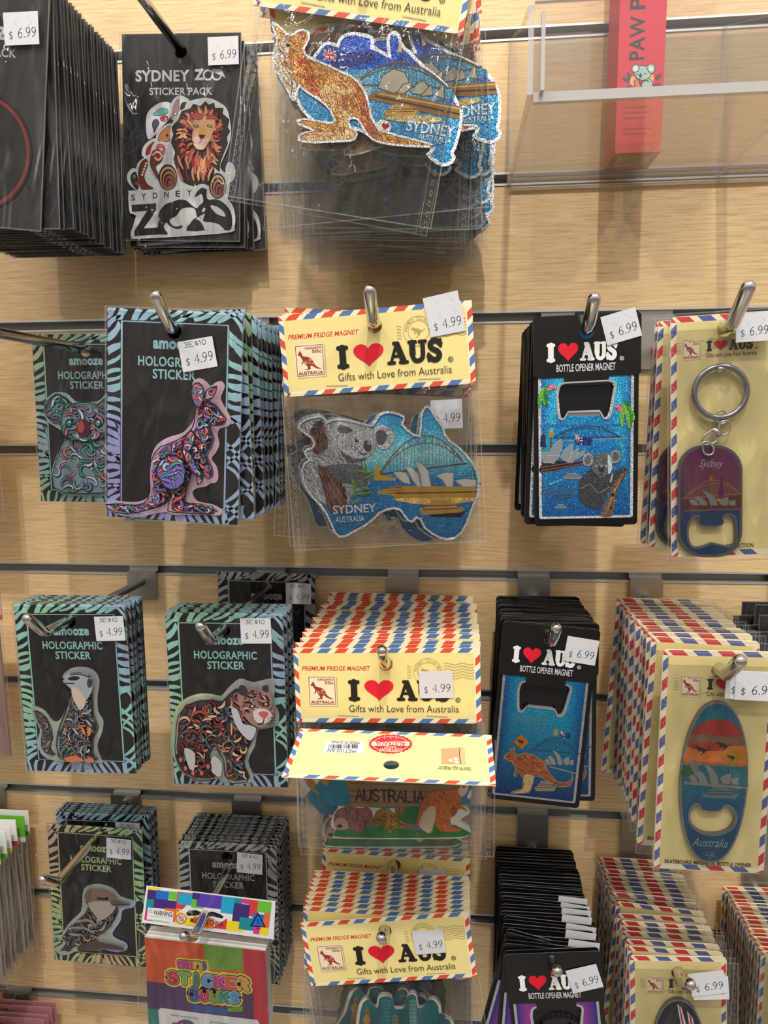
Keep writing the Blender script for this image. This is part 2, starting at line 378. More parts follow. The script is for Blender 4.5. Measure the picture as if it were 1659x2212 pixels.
def tube(name, pts, r, mat, parent=None, n=14, closed=False, dome=False):
    P = [Vector(p) for p in pts]; k = len(P); v, f = [], []; rr = [r]*k
    if dome:
        d = (P[-1]-P[-2]).normalized()
        for t in (30, 55, 75, 88): P.append(P[k-1]+d*r*math.sin(R(t))); rr.append(r*math.cos(R(t)))
        k = len(P)
    up = None
    for i in range(k):
        t = (P[(i+1) % k]-P[i-1]) if (closed or 0 < i < k-1) else (P[1]-P[0] if i == 0 else P[-1]-P[-2]); t.normalize()
        if up is None: up = t.orthogonal().normalized()
        up = (up - t*up.dot(t)).normalized(); s = t.cross(up)
        v += [P[i]+(up*math.cos(2*math.pi*j/n)+s*math.sin(2*math.pi*j/n))*rr[i] for j in range(n)]
    for i in range(k if closed else k-1):
        for j in range(n): f.append((i*n+j, i*n+(j+1) % n, (i+1) % k*n+(j+1) % n, (i+1) % k*n+j))
    if not closed: f += [tuple(range(n))[::-1], tuple((k-1)*n+j for j in range(n))]
    me = bpy.data.meshes.new(name); me.from_pydata([tuple(q) for q in v], [], f); me.materials.append(MATS[mat])
    me.polygons.foreach_set('use_smooth', [True]*len(f)); me.update()
    o = bpy.data.objects.new(name, me); COL.objects.link(o); o.parent = parent; return o
# ---------------------------------------------------------------- setting: slatted wall
GP, GH = .1, .00887
brd = []
for k in range(-2, 13):
    brd.append((-.95, 0, -(k+1)*GP, .95, .016, -k*GP-GH))
brd.append((-.95, .016, -1.32, .95, .022, .22))
struct('wall_back', boxes('wall_back', brd, 'wood_laminate'))
for k in range(0, 12):
    z = -k*GP
    t = struct('trim_%d' % (k+1), boxes('trim_%d' % (k+1), [(-.95, -.0007, z-.0013, .95, .010, z+.0002), (-.95, -.0007, z-GH-.0003, .95, .010, z-GH+.0012)], 'aluminium'))
    boxes('channel', [(-.95, .009, z-GH-.004, .95, .0155, z+.004)], 'groove_metal', t)
floor_o = struct('floor', boxes('floor', [(-3, -4, -1.75, 3, .02, -1.7)], 'groove_metal'))
# ---------------------------------------------------------------- hooks
def hook(x, z, k, bend, label, tip=.019, group='chrome display hooks on the slatted wall', r=.0033):
    o = empty('display_hook', Matrix.Translation((x, 0, z)), label, 'hook', group)
    gz = -k*GP-z
    boxes('back_plate', [(-.0125, -.0034, -.014, .0125, -.0012, gz-GH+.0016), (-.0125, -.0034, gz-GH+.0016, .0125, .0035, gz-GH+.0032), (-.0125, .002, gz-GH+.0016, .0125, .0035, gz-.0012)], 'brushed_steel', o)
    P = [(0, -.002, 0), (0, -bend*.5, 0), (0, -bend+.004, 0)]
    for a in (10, 20, 30, 40): P.append((0, -bend+.004-.008*math.sin(R(a)), .008*(1-math.cos(R(a)))))
    e = P[-1]; P.append((0, e[1]-tip*math.cos(R(40)), e[2]+tip*math.sin(R(40))))
    tube('rod', P, r, 'chrome', o, dome=True)
    return o
# ---------------------------------------------------------------- shared drawing
KANG = [(.0,.78),(.07,.86),(.06,.98),(.10,.9),(.13,.99),(.17,.88),(.2,.82),(.22,.72),(.35,.66),(.5,.62),(.62,.5),(.68,.36),(.74,.22),(.85,.1),(1,.02),(.97,0),(.8,.03),(.66,.14),(.58,.2),(.52,.14),(.55,.05),(.46,.0),(.3,.0),(.3,.03),(.42,.06),(.4,.16),(.34,.26),(.28,.36),(.27,.48),(.24,.36),(.16,.3),(.15,.34),(.21,.42),(.2,.52),(.15,.62),(.1,.72),(.03,.74)]
HOP = [(0,.72),(.08,.8),(.1,.98),(.15,.84),(.22,.86),(.3,.78),(.5,.74),(.66,.6),(.8,.62),(1,.78),(.8,.54),(.66,.44),(.62,.3),(.5,.18),(.36,.0),(.33,.04),(.46,.22),(.42,.36),(.34,.5),(.3,.36),(.2,.3),(.24,.48),(.2,.6),(.1,.68)]
def kang(a, x0, y0, x1, y1, col, mat='paper', P=KANG, flip=False):
    a.poly([(x0+((1-p[0]) if flip else p[0])*(x1-x0), y1+p[1]*(y0-y1)) for p in P], col, mat, sm=2)
CREAM, RED, BLUE, YEL, INK = (246, 234, 200), (222, 84, 58), (86, 122, 176), (242, 224, 150), (30, 27, 26)
def slab(a, t, x0, z0, x1, z1, col, mat='paper'):
    "fat slab lettering with rounded serifs, local coordinates"
    w_, h_ = x1-x0, z1-z0
    def st(P, k, sm=0): a.stroke([(x0+p[0]*w_, z0+p[1]*h_) for p in P], k*h_, col, mat, sm=sm, local=True)
    if t == 'I': st([(.5,.1),(.5,.9)], .3); st([(.16,.1),(.84,.1)], .19); st([(.16,.9),(.84,.9)], .19)
    if t == 'A':
        st([(.47,.86),(.2,.12)], .13); st([(.5,.86),(.78,.12)], .27); st([(.28,.36),(.66,.36)], .12)
        st([(.08,.08),(.34,.08)], .15); st([(.62,.08),(.94,.08)], .15); st([(.36,.92),(.55,.92)], .15)
    if t == 'U':
        st([(.24,.88),(.24,.35),(.34,.14),(.55,.1),(.74,.2),(.79,.42),(.79,.88)], .2, 4); st([(.24,.88),(.24,.4)], .27)
        st([(.08,.92),(.42,.92)], .15); st([(.64,.92),(.94,.92)], .15)
    if t == 'S':
        st([(.82,.78),(.62,.9),(.38,.88),(.25,.72),(.36,.57),(.64,.45),(.76,.28),(.62,.11),(.38,.1),(.16,.24)], .24, 4)
        st([(.85,.93),(.85,.66)], .13); st([(.13,.07),(.13,.36)], .13)
def logo(a, x0, z0, x1, z1, ink, mat='paper', line=None):
    "I heart AUS and the registered mark across a local box"
    w_ = x1-x0; h_ = z1-z0
    slab(a, 'I', x0, z0, x0+.105*w_, z1, ink, mat)
    a.heart(x0+.15*w_, z0-.02*h_, x0+.42*w_, z1, (226, 28, 50), mat)
    slab(a, 'A', x0+.445*w_, z0, x0+.635*w_, z1, ink, mat)
    slab(a, 'U', x0+.635*w_, z0, x0+.8*w_, z1, ink, mat)
    slab(a, 'S', x0+.795*w_, z0, x0+.945*w_, z1, ink, mat)
    r = .1*h_; cx, cz = x1+.005*w_, z0+.06*h_
    a.stroke(circ(cx, cz, r), .028*h_, ink, mat, closed=True, local=True)
    a.text('R', cx-.45*r, cz-.55*r, cx+.5*r, cz+.55*r, ink, mat, .01, local=True)
def border(a, x0, z0, x1, z1, b, px_, pz_, red=RED, blue=BLUE, lean=1, r=.003):
    "airmail stripes round a card, local coordinates"
    def par(P, c): a.face([P], c, 'paper', inc=False)
    a.y -= a.step; k = 0; x = x0+b*1.3
    while x < x1-px_*.62:
        c = (red, blue)[k % 2]; q = lean*b*1.0
        par([(x-q/2+b*.5, z1-b), (x-q/2+b*.5+px_*.62, z1-b), (x+q/2+b*.5+px_*.62, z1), (x+q/2+b*.5, z1)] if lean > 0 else [(x-q/2, z1-b), (x-q/2+px_*.62, z1-b), (x+q/2+px_*.62, z1), (x+q/2, z1)], c)
        if x > x0+b*2: par([(x-b, z0), (x-b+px_*.62, z0), (x+px_*.62, z0+b), (x, z0+b)] if lean > 0 else [(x+b*.4, z0), (x+b*.4+px_*.62, z0), (x-b*.6+px_*.62, z0+b), (x-b*.6, z0+b)], c)
        x += px_; k += 1
    z = z1-b*1.2; k = 0
    while z-pz_*.6 > z0+b*.7:
        c = (red, blue)[(k+1) % 2]
        if lean > 0: L_ = [(x0, z), (x0+b, z-b), (x0+b, z-b-pz_*.56), (x0, z-pz_*.56)]
        else: L_ = [(x0, z-b), (x0, z-b-pz_*.56), (x0+b, z-pz_*.56), (x0+b, z)]
        par(L_, c)
        par([(x1-b, z-b), (x1, z), (x1, z-pz_*.56), (x1-b, z-b-pz_*.56)], (red, blue)[k % 2])
        z -= pz_; k += 1
    par([(x0, z1), (x0+b, z1-b), (x0, z1-b)], red); par([(x0, z0), (x0+b*1.4, z0+b), (x0+b, z0)], red); par([(x1, z0), (x1, z0+b*.6), (x1-b*1.5, z0)], red)
def stamp(a, x0, z0, x1, z1, top='KANGAROO', ink=(150, 50, 45)):
    w_, h_ = x1-x0, z1-z0
    a.rect(x0+.03*w_, z0-.05*h_, x1+.06*w_, z1-.04*h_, (190, 172, 120)) if not a.T else None
    a.face([[(x0-.02*w_, z0-.02*h_), (x1+.02*w_, z0-.02*h_), (x1+.02*w_, z1+.02*h_), (x0-.02*w_, z1+.02*h_)]], (238, 226, 190), 'paper')
    a.stroke([(x0+.03*w_, z0+.03*h_), (x1-.03*w_, z0+.03*h_), (x1-.03*w_, z1-.03*h_), (x0+.03*w_, z1-.03*h_)], .022*w_, ink, closed=True, local=True)
    P = smooth([(x0+.08*w_+p[0]*.8*w_, z0+.22*h_+p[1]*.62*h_) for p in KANG], 2); a.face([P], ink, 'paper')
    rnd = random.Random(5)
    for i in range(9):
        p = P[(i*7) % len(P)]; q = (x0+.45*w_+rnd.uniform(-.12, .12)*w_, z0+.5*h_+rnd.uniform(-.1, .1)*h_)
        a.stroke([q, (q[0]+.07*w_, q[1]-.04*h_)], .022*w_, (226, 190, 150), local=True, taper=True)
    a.text(top, x0+.36*w_, z1-.15*h_, x1-.07*w_, z1-.07*h_, ink, local=True, bold=.02)
    a.text('50c', x0+.6*w_, z1-.27*h_, x1-.07*w_, z1-.17*h_, ink, local=True, bold=.02)
    a.text('AUSTRALIA', x0+.07*w_, z0+.06*h_, x1-.07*w_, z0+.17*h_, ink, local=True, bold=.03)
def postmark(a, cx, cz, r, x1, col=(176, 160, 110), ring=True):
    if ring:
        for k in (1, .7): a.stroke(circ(cx, cz, r*k, 26), r*.035, col, closed=True, local=True)
        a.face([smooth([(cx-r*.5+p[0]*r, cz-r*.42+p[1]*r*.8) for p in HOP], 2)], col, 'paper')
        for i, ch in enumerate('PREMIUM COLLECTION'):
            t = R(172-i*9.6)
            if ch != ' ': a.text(ch, cx+.85*r*math.cos(t)-.055*r, cz+.85*r*math.sin(t)-.08*r, cx+.85*r*math.cos(t)+.055*r, cz+.85*r*math.sin(t)+.08*r, col, local=True, rot=t-math.pi/2)
        for i, ch in enumerate('AUSTRALIA'):
            t = R(230+i*10); a.text(ch, cx+.85*r*math.cos(t)-.05*r, cz+.85*r*math.sin(t)-.08*r, cx+.85*r*math.cos(t)+.05*r, cz+.85*r*math.sin(t)+.08*r, col, local=True, rot=t+math.pi/2)
    for i in range(6):
        z = cz+r*.62-i*r*.2
        a.stroke([(cx+r*1.1+(x1-cx-r*1.1)*j/12, z+.07*r*math.sin(j*1.05)) for j in range(13)], r*.035, col, local=True)
        if i < 5: a.stroke([(cx-r*1.45+j*.1*r, z-r*.2+.05*r*math.sin(j*1.5)-.06*r*i*0) for j in range(4)], r*.035, col, local=True)
def price(root, cx, cz, rot, amt, y=-.003, top='', w_=.0205, h_=.017, name='price_label', bend=0):
    a = Art(0); P = [(-w_/2, -h_/2), (w_/2, -h_/2), (w_/2, h_/2), (-w_/2, h_/2)]
    a.ext(P, .00012, (214, 214, 219))
    a.letters('$', -.36*w_, -.34*h_, -.25*w_, -.06*h_, w_*.018, (60, 60, 66))
    a.letters(amt, -.1*w_, -.28*h_, .42*w_, .02*h_, w_*.02, (60, 60, 66), gap=.3, narrow='.1')
    if top: a.letters(top, -.34*w_, .28*h_, .3*w_, .44*h_, w_*.016, (80, 80, 86), gap=.25)
    else:
        a.stroke([(-.1*w_, .3*h_), (-.2*w_, .16*h_), (-.1*w_, .05*h_)], w_*.008, (200, 200, 204)); a.stroke([(.2*w_, .36*h_), (.33*w_, .2*h_), (.2*w_, .08*h_)], w_*.008, (200, 200, 204))
    o = a.build(name, root); o.location = (cx, y, cz); o.rotation_euler = (0, -rot, 0); return o
def sleeve(root, x0, z0, x1, z1, y, hole=(0, 0, .0046), mat='film_smooth', e=.0009, perf=False, name='clear_sleeve', back=.0009):
    a = Art(y); H = [circ(hole[0], hole[1], hole[2], 14)] if hole else []
    P = [(x0, z0), (x1, z0), (x1, z1), (x0, z1)]
    a.face([P]+H, (255, 255, 255), mat, y=y)
    a.face([P, [(x0+e, z0+e), (x1-e, z0+e), (x1-e, z1-e), (x0+e, z1-e)]], (255, 255, 255), 'film_seam', y=y+.0003)
    if perf:
        n = int((z1-z0)/.0048)
        for sx in (x0+.003, x1-.003):
            for i in range(n):
                z = z0+.003+(z1-z0-.006)*i/(n-1); a.stroke([(sx+.0008*math.cos(t), z+.0015*math.sin(t)) for t in [math.pi*j/5 for j in range(10)]], .0003, (255, 255, 255), 'film_seam', closed=True, local=True, inc=False)
    return a.build(name, root)
def bag(root, W_, z0, z1, yb, bulge, seed, name='clear_bag', hz=None):
    "crumpled clear pouch: front sheet, sealed side strips and their perforations"
    rnd = random.Random(seed); nx, nz = 34, 26; v, f, mi = [], [], []
    ph = [(rnd.uniform(60, 420), rnd.uniform(-300, 300), rnd.uniform(0, 6), rnd.uniform(.2, .6)) for _ in range(7)]
    for j in range(nz+1):
        for i in range(nx+1):
            u, t = i/nx, j/nz; x = -W_/2+W_*u; z = z1+(z0-z1)*t
            b = bulge*(min(1, 5*min(u, 1-u))*min(1, 4*min(t+.12, 1-t)))
            wv = sum(q[3]*math.sin(q[0]*x+q[1]*z+q[2]) for q in ph)*.0008*min(1, 6*min(u, 1-u)+.2)
            v.append((x, yb-b-abs(wv), z))
    for j in range(nz):
        for i in range(nx): f.append((j*(nx+1)+i, (j+1)*(nx+1)+i, (j+1)*(nx+1)+i+1, j*(nx+1)+i+1)); mi.append(0)
    def quad(P, m_): b = len(v); v.extend(P); f.append(tuple(range(b, b+len(P)))); mi.append(m_)
    for sx in (-1, 1):
        for a_, b_ in ((W_/2-.0006, W_/2), (W_/2-.0066, W_/2-.0062)): quad([(sx*a_, yb-.0008, z0), (sx*b_, yb-.0008, z0), (sx*b_, yb-.0008, z1), (sx*a_, yb-.0008, z1)], 1)
        n = int((z1-z0)/.0052)
        for i in range(n):
            z = z0+.002+(z1-z0-.004)*i/(n-1)
            for k in range(8):
                t, t2 = 2*math.pi*k/8, 2*math.pi*(k+1)/8; r1, r2 = 1.0, .68
                quad([(sx*(W_/2-.0034)+.0009*q*math.cos(s_), yb-.0009, z+.0017*q*math.sin(s_)) for q, s_ in ((r1, t), (r1, t2), (r2, t2), (r2, t))], 1)
    quad([(-W_/2, yb-.0008, z0), (W_/2, yb-.0008, z0), (W_/2, yb-.0008, z0+.0006), (-W_/2, yb-.0008, z0+.0006)], 1)
    me = bpy.data.meshes.new(name); me.from_pydata(v, [], f); me.materials.append(MATS['film']); me.materials.append(MATS['film_seam'])
    me.polygons.foreach_set('material_index', mi); me.polygons.foreach_set('use_smooth', [True]*len(f)); me.update()
    o = bpy.data.objects.new(name, me); COL.objects.link(o); o.parent = root; return o
# ---------------------------------------------------------------- holographic sticker pack
HW, HH, HT = .0795, .1205, .0118
def holo_card_mesh(hm, seed=4):
    x0, x1, z1, z0 = -HW/2, HW/2, HT, HT-HH; a = Art(0); k = HW/1330
    a.ext([(x0, z0), (x1, z0), (x1, z1), (x0, z1)], .0006, (30, 28, 31), mat='gloss', holes=[circ(0, 0, .0042)], local=True)
    rnd = random.Random(seed); ix, iz1, iz0 = .0312, .0046, -.1
    def wedge(p, ang, ln, w0, w1, cl): # printed zebra bar, cut off at the card edge and at the frame line
        n = 6; L_, R_ = [], []; bend = rnd.uniform(-.5, .5)
        for i in range(n+1):
            t = i/n; q = ang+bend*(t-.5); x = p[0]+ln*t*math.cos(q); z = p[1]+ln*t*math.sin(q); h = (w0+(w1-w0)*t)*.5*(1+rnd.uniform(-.16, .16))
            for S_, s_ in ((L_, 1), (R_, -1)): S_.append((min(max(x-s_*h*math.sin(q), cl[0]), cl[2]), min(max(z+s_*h*math.cos(q), cl[1]), cl[3])))
        a.raw(R_+L_, [(i, i+1, n+2+i, n+1+i) for i in range(n)], (255,)*3, hm, inc=False)
    g = .0007; a.y -= a.step
    LF_, RT_ = (x0, z0, -ix-g, z1), (ix+g, z0, x1, z1); TP_, BT_ = (x0, iz1+g, x1, z1), (x0, z0, x1, iz0-g)
    z = z1-.003; i = 0
    while z > z0+.002:
        t = (z1-z)/HH; al = 58-80*min(t*1.7, 1) if t < .6 else -22+72*(t-.6)/.4
        wd = rnd.uniform(.0026, .0044); wedge((x0-.0006, z), R(al), .0125, wd, wd*rnd.uniform(.35, .95), LF_)
        if .5 < t < .9 and i % 3 == 0: wedge((-ix-g, z-.002), R(180+al-50), .008, wd*.7, .0004, LF_)
        z -= (wd+rnd.uniform(.0011, .0019))/max(.55, math.cos(R(al))); i += 1
    z = z1-.003; i = 0
    while z > z0+.002:
        t = (z1-z)/HH; al = 180-62+90*min(t*1.5, 1)+rnd.uniform(-12, 12)
        if t > .5: al = 180+rnd.choice((-48, 46))
        wd = rnd.uniform(.0024, .005) if t < .5 else rnd.uniform(.0016, .003)
        wedge((x1+.0006, z), R(al), .013, wd, wd*rnd.uniform(.4, 1.1), RT_)
        z -= (wd+rnd.uniform(.001, .002))/max(.6, abs(math.cos(R(al)))); i += 1
    x = x0+.004; i = 0
    while x < x1-.001:
        wd = rnd.uniform(.0022, .0046); wedge((x, z1+.0006), R(-118 if x < -.015 else -146+rnd.uniform(-8, 8)), .013, wd, wd*rnd.uniform(.4, 1), TP_); x += wd*1.5+rnd.uniform(.0008, .0028)
    x = x0+.002
    while x < x1-.001:
        wd = rnd.uniform(.0018, .004); wedge((x, z0-.0006), R(90+38*math.sin(x*90)), .012, wd, wd*rnd.uniform(.5, 1.3), BT_); x += wd*1.2+rnd.uniform(.001, .0026)
    a.stroke([(-ix, iz0), (ix, iz0), (ix, iz1), (-ix, iz1)], .00075, (255,)*3, hm, closed=True, local=True)
    a.text('amooze', -.0127, -.0101, .0127, -.0052, (255,)*3, hm, .045)
    a.text('HOLOGRAPHIC', -.0214, -.0199, .0214, -.0143, (255,)*3, hm, .025)
    a.text('STICKER', -.0127, -.0269, .0127, -.0213, (255,)*3, hm, .025)
    return a
def holo_pack(fr, hm, draw, label, amt='4.99', lab=None, seed=4, group=None):
    root = empty('holographic_sticker_pack', fr.mat(), label, 'sticker pack', group)
    holo_card_mesh(hm, seed).build('backing_card', root)
    if draw:
        a = Art(-.0008); draw(a); a.build('sticker', root)
    sleeve(root, -HW/2-.0008, HT-HH-.0008, HW/2+.0008, HT+.0008, -.0018, mat='film')
    if lab: price(root, lab[0], lab[1], lab[2], amt, -.0021, '3E$10')
    return root
def sticker_base(a, out, hm, depth=.0007, sm=3): return a.ext(out, depth, (255,)*3, mat=hm, sm=sm)
# ---------------------------------------------------------------- yellow header with bagged magnet
DW, DT, DB = .114, .0098, -.0376
def header_mesh():
    a = Art(0); x0, x1 = -DW/2, DW/2; k = DW/1256
    def X(p): return (p-760)*k
    def Z(p): return DT-(p-597)*(DT-DB)/535
    a.ext([(x0, DB), (x1, DB), (x1, DT), (x0, DT)], .0005, CREAM, holes=[circ(0, 0, .0044)], local=True)
    border(a, x0, DB, x1, DT, .003, .0107, .0088)
    a.face([[(x0+.003, DB+.0028), (x1-.0037, DB+.0028), (x1-.0037, DT-.003), (x0+.003, DT-.003)], circ(0, 0, .0044)], YEL, 'gloss')
    a.text('PREMIUM FRIDGE MAGNET', X(190), Z(757), X(652), Z(724), (206, 52, 48), bold=.02, shear=.2, local=True)
    stamp(a, X(225), Z(1008), X(414), Z(797))
    postmark(a, X(1040), Z(768), .0087, X(1345))
    logo(a, X(500), Z(972), X(1232), Z(822), INK)
    a.text('Gifts with Love from Australia', X(500), Z(1052), X(1240), Z(1002), (58, 52, 40), bold=-.006, local=True)
    return a
HDR = None
def staples(root):
    for x in (-.031, .024):
        a = Art(-.0004); a.stroke([(x, DB+.0049), (x+.0125, DB+.0044)], .0005, (186, 184, 176), 'paper', local=True); a.build('staple', root)
def magnet_pack(fr, draw, label, lab=None, amt='4.99', seed=1, bw=.117, bl=-.131, group=None, name='fridge_magnet_pack', hdr=True, nstap=True):
    global HDR
    root = empty(name, fr.mat(), label, 'fridge magnet', group)
    if hdr:
        if HDR is None: HDR = header_mesh().build('header_card', root)
        else: h = HDR.copy(); COL.objects.link(h); h.parent = root
    if nstap: staples(root)
    a = Art(-.0012); draw(a); a.build('magnet', root)
    bag(root, bw, bl, DB+.0015, -.0012, .0042, seed)
    if lab: price(root, lab[0], lab[1], lab[2], amt, lab[3] if len(lab) > 3 else -.0008)
    return root
# ---------------------------------------------------------------- black bottle opener card
OW, OH, OT = .062, .126, .0095
FLAP = BACKC = None
def opener_pack(fr, draw, label, lab=None, amt='6.99', group=None):
    global FLAP, BACKC
    root = empty('bottle_opener_magnet', fr.mat(), label, 'bottle opener', group)
    if FLAP is None:
        a = Art(0); a.ext(rrect(-OW/2, OT-OH, OW/2, OT, .0025), .0006, (17, 16, 17), (120, 120, 122), mat='gloss', holes=[circ(0, 0, .0042)], local=True); BACKC = a.build('backing_card', root)
        k = OW/1040
        def X(p): return (p-610)*k
        def Z(p): return OT-(p-100)*k
        zb = Z(700)
        a = Art(-.0038)
        a.ext(rrect(-OW/2-.0003, zb, OW/2+.0003, OT+.0003, .0022), .0005, (18, 17, 18), (84, 84, 86), mat='gloss', holes=[circ(0, 0, .0042)], local=True)
        a.face([[(-.0133, zb+.001), (-.0133, zb-.0052), (.0127, zb-.0052), (.0127, zb+.001)]], (17, 16, 17), 'gloss')
        logo(a, X(220), Z(545), X(945), Z(362), (240, 240, 240))
        a.text('BOTTLE OPENER MAGNET', X(312), Z(646), X(888), Z(572), (214, 214, 216), bold=.012, local=True)
        FLAP = a.build('top_flap', root)
    else:
        for q in (BACKC, FLAP): h = q.copy(); COL.objects.link(h); h.parent = root
    a = Art(-.0006); draw(a); a.build('bottle_opener', root)
    if lab: price(root, lab[0], lab[1], lab[2], amt, -.0046)
    return root
# ---------------------------------------------------------------- tall airmail card
def air_card(W_, H_, T_, px_, red=(214, 58, 66), blue=(84, 98, 158), foot=None, logo_dx=0, s=1.0):
    x0, x1, z0, z1 = -W_/2, W_/2, T_-H_, T_; a = Art(0)
    a.ext(rrect(x0, z0, x1, z1, .003), .0006, CREAM, holes=[circ(0, 0, .0042)], local=True)
    border(a, x0+.0003, z0+.0003, x1-.0003, z1-.0003, .0031, px_, px_*.86, red, blue, -1)
    a.face([[(x0+.0034, z0+.0034), (x1-.0034, z0+.0034), (x1-.0034, z1-.0034), (x0+.0034, z1-.0034)], circ(0, 0, .0042)], (234, 216, 150), 'gloss')
    return a
def air_logo(a, u, x0, z1, w_):
    "stamp, postmark and slogan row: u metres per unit, 100 units wide"
    def X(p): return x0+p*w_/100
    def Z(p): return z1-p*w_/100
    for i in range(6): a.stroke([(X(-6+j*1.6), Z(6+i*2.6)+.0002*math.sin(j*1.7)) for j in range(5)], .00022, (110, 100, 70), local=True)
    a.stroke(circ(X(26), Z(14), w_*.095), .0002, (130, 118, 80), closed=True, local=True)
    stamp(a, X(2), Z(27), X(24), Z(2), 'Kangaroo', (168, 40, 62))
    logo(a, X(32), Z(18), X(93), Z(5), INK)
    for i in range(5): a.stroke([(X(33+j*3), Z(3+i*2.7)+.00035*math.sin(j*1.2)) for j in range(11)], .0002, (90, 84, 60), local=True)
    a.text('Gifts with Love from Australia', X(31.5), Z(26), X(94), Z(20.5), (74, 66, 48), local=True, bold=-.004)
# ---------------------------------------------------------------- picture elements (coordinates read in the enlarged photograph, mapped to the thing's own plane)
SIL, DARK = (200, 202, 205), (26, 26, 28)
def bridge(a, x0, y0, x1, y1, h, col, wd, n=16, hang=True, mat='foil', drop=0):
    def arc(k, hh): t = k/24; return (x0+(x1-x0)*t, y0+(y1-y0)*t-hh*(1-(2*t-1)**2)+drop)
    o = [arc(k, h) for k in range(25)]; i = [arc(k, h*.78) for k in range(25)]
    for k in range(1, 24): a.stroke([o[k], i[k if k % 2 else min(k+1, 24)]], wd*.6, col, mat, inc=False)
    a.stroke(o, wd, col, mat); a.stroke(i, wd*.8, col, mat)
    if hang:
        for k in range(3, 22): a.stroke([i[k], (i[k][0], y0+(y1-y0)*k/24+drop)], wd*.4, col, mat, inc=False)
    a.stroke([(x0-.04*(x1-x0), y0), (x1+.03*(x1-x0), y1)], wd*1.3, col, mat)
def shells(a, x0, y0, w_, h_, col, mat='foil', line=(120, 115, 105), lw=2):
    for P in ([(0,-.3),(.08,-.42),(.16,-.3),(.22,0),(.1,0)], [(.1,-.52),(.2,-.62),(.3,-.5),(.37,-.25),(.4,0),(.24,0),(.2,-.25)], [(.26,-1),(.38,-.92),(.5,-.7),(.58,-.4),(.62,0),(.46,0),(.42,-.4),(.36,-.7)], [(.62,-.3),(.72,-.48),(.84,-.56),(.85,-.25),(.84,0),(.7,0)], [(.84,-.28),(.92,-.34),(1,-.36),(.99,0),(.88,0)]):
        Q = [(x0+p[0]*w_, y0+p[1]*h_) for p in P]; a.poly(Q, col, mat); a.stroke(Q, lw, line, mat, closed=True)
def ferry(a, x, y, w_, h_, col, mat='foil', l=(90, 60, 30)):
    a.poly([(x, y), (x+w_, y-.1*h_), (x+.9*w_, y+.4*h_), (x+.06*w_, y+.4*h_)], col, mat)
    a.poly([(x+.1*w_, y), (x+.16*w_, y-.35*h_), (x+.8*w_, y-.42*h_), (x+.86*w_, y)], col, mat)
    a.poly([(x+.25*w_, y-.4*h_), (x+.28*w_, y-.6*h_), (x+.7*w_, y-.62*h_), (x+.72*w_, y-.4*h_)], col, mat)
    for q in (.05, -.18): a.stroke([(x+.1*w_, y+q*h_), (x+.85*w_, y+(q-.06)*h_)], h_*.06, l, mat)
def flag(a, P, mat='glitter', hk=.5):
    a.poly(P, (28, 44, 120), mat, sm=3); (ax, ay), (bx, by) = P[0], P[1]
    def q(u, v): return (ax+(bx-ax)*u, ay+(by-ay)*u+v)
    H = abs(P[-1][1]-ay)*hk
    a.poly([q(.02, .04*H), q(.48, .04*H), q(.48, H), q(.02, H)], (40, 54, 140), mat)
    for s_, e_ in ((q(.02, .05*H), q(.48, H)), (q(.48, .05*H), q(.02, H))): a.stroke([s_, e_], H*.2, (225, 225, 230), mat); a.stroke([s_, e_], H*.1, (200, 40, 60), mat)
    for s_, e_ in ((q(.25, 0), q(.25, H)), (q(.02, .5*H), q(.48, .5*H))): a.stroke([s_, e_], H*.32, (225, 225, 230), mat); a.stroke([s_, e_], H*.18, (205, 40, 60), mat)
    for u, v in ((.25, 1.5), (.75, .3), (.68, .9), (.82, .8), (.75, 1.6)):
        c = q(u, v*H); a.poly([(c[0]+H*(.2 if i % 2 == 0 else .08)*math.sin(i*math.pi/5), c[1]-H*(.2 if i % 2 == 0 else .08)*math.cos(i*math.pi/5)) for i in range(10)], (225, 225, 230), mat)
def fur(a, poly, cols, n, seed, ln, wd, ang, mat='glitter', spread=.6):
    "short hairs inside an outline given in local coordinates"
    rnd = random.Random(seed); xs = [p[0] for p in poly]; zs = [p[1] for p in poly]; k = 0; t_ = 0; a.y -= a.step
    while k < n and t_ < n*8:
        t_ += 1; p = (rnd.uniform(min(xs), max(xs)), rnd.uniform(min(zs), max(zs))); t = ang+rnd.uniform(-spread, spread); q = (p[0]+ln*math.cos(t), p[1]+ln*math.sin(t))
        if inside(p, poly) and inside(q, poly): a.stroke([p, ((p[0]+q[0])/2, (p[1]+q[1])/2), q], wd, rnd.choice(cols), mat, local=True, taper=True, inc=k % 12 == 0); k += 1
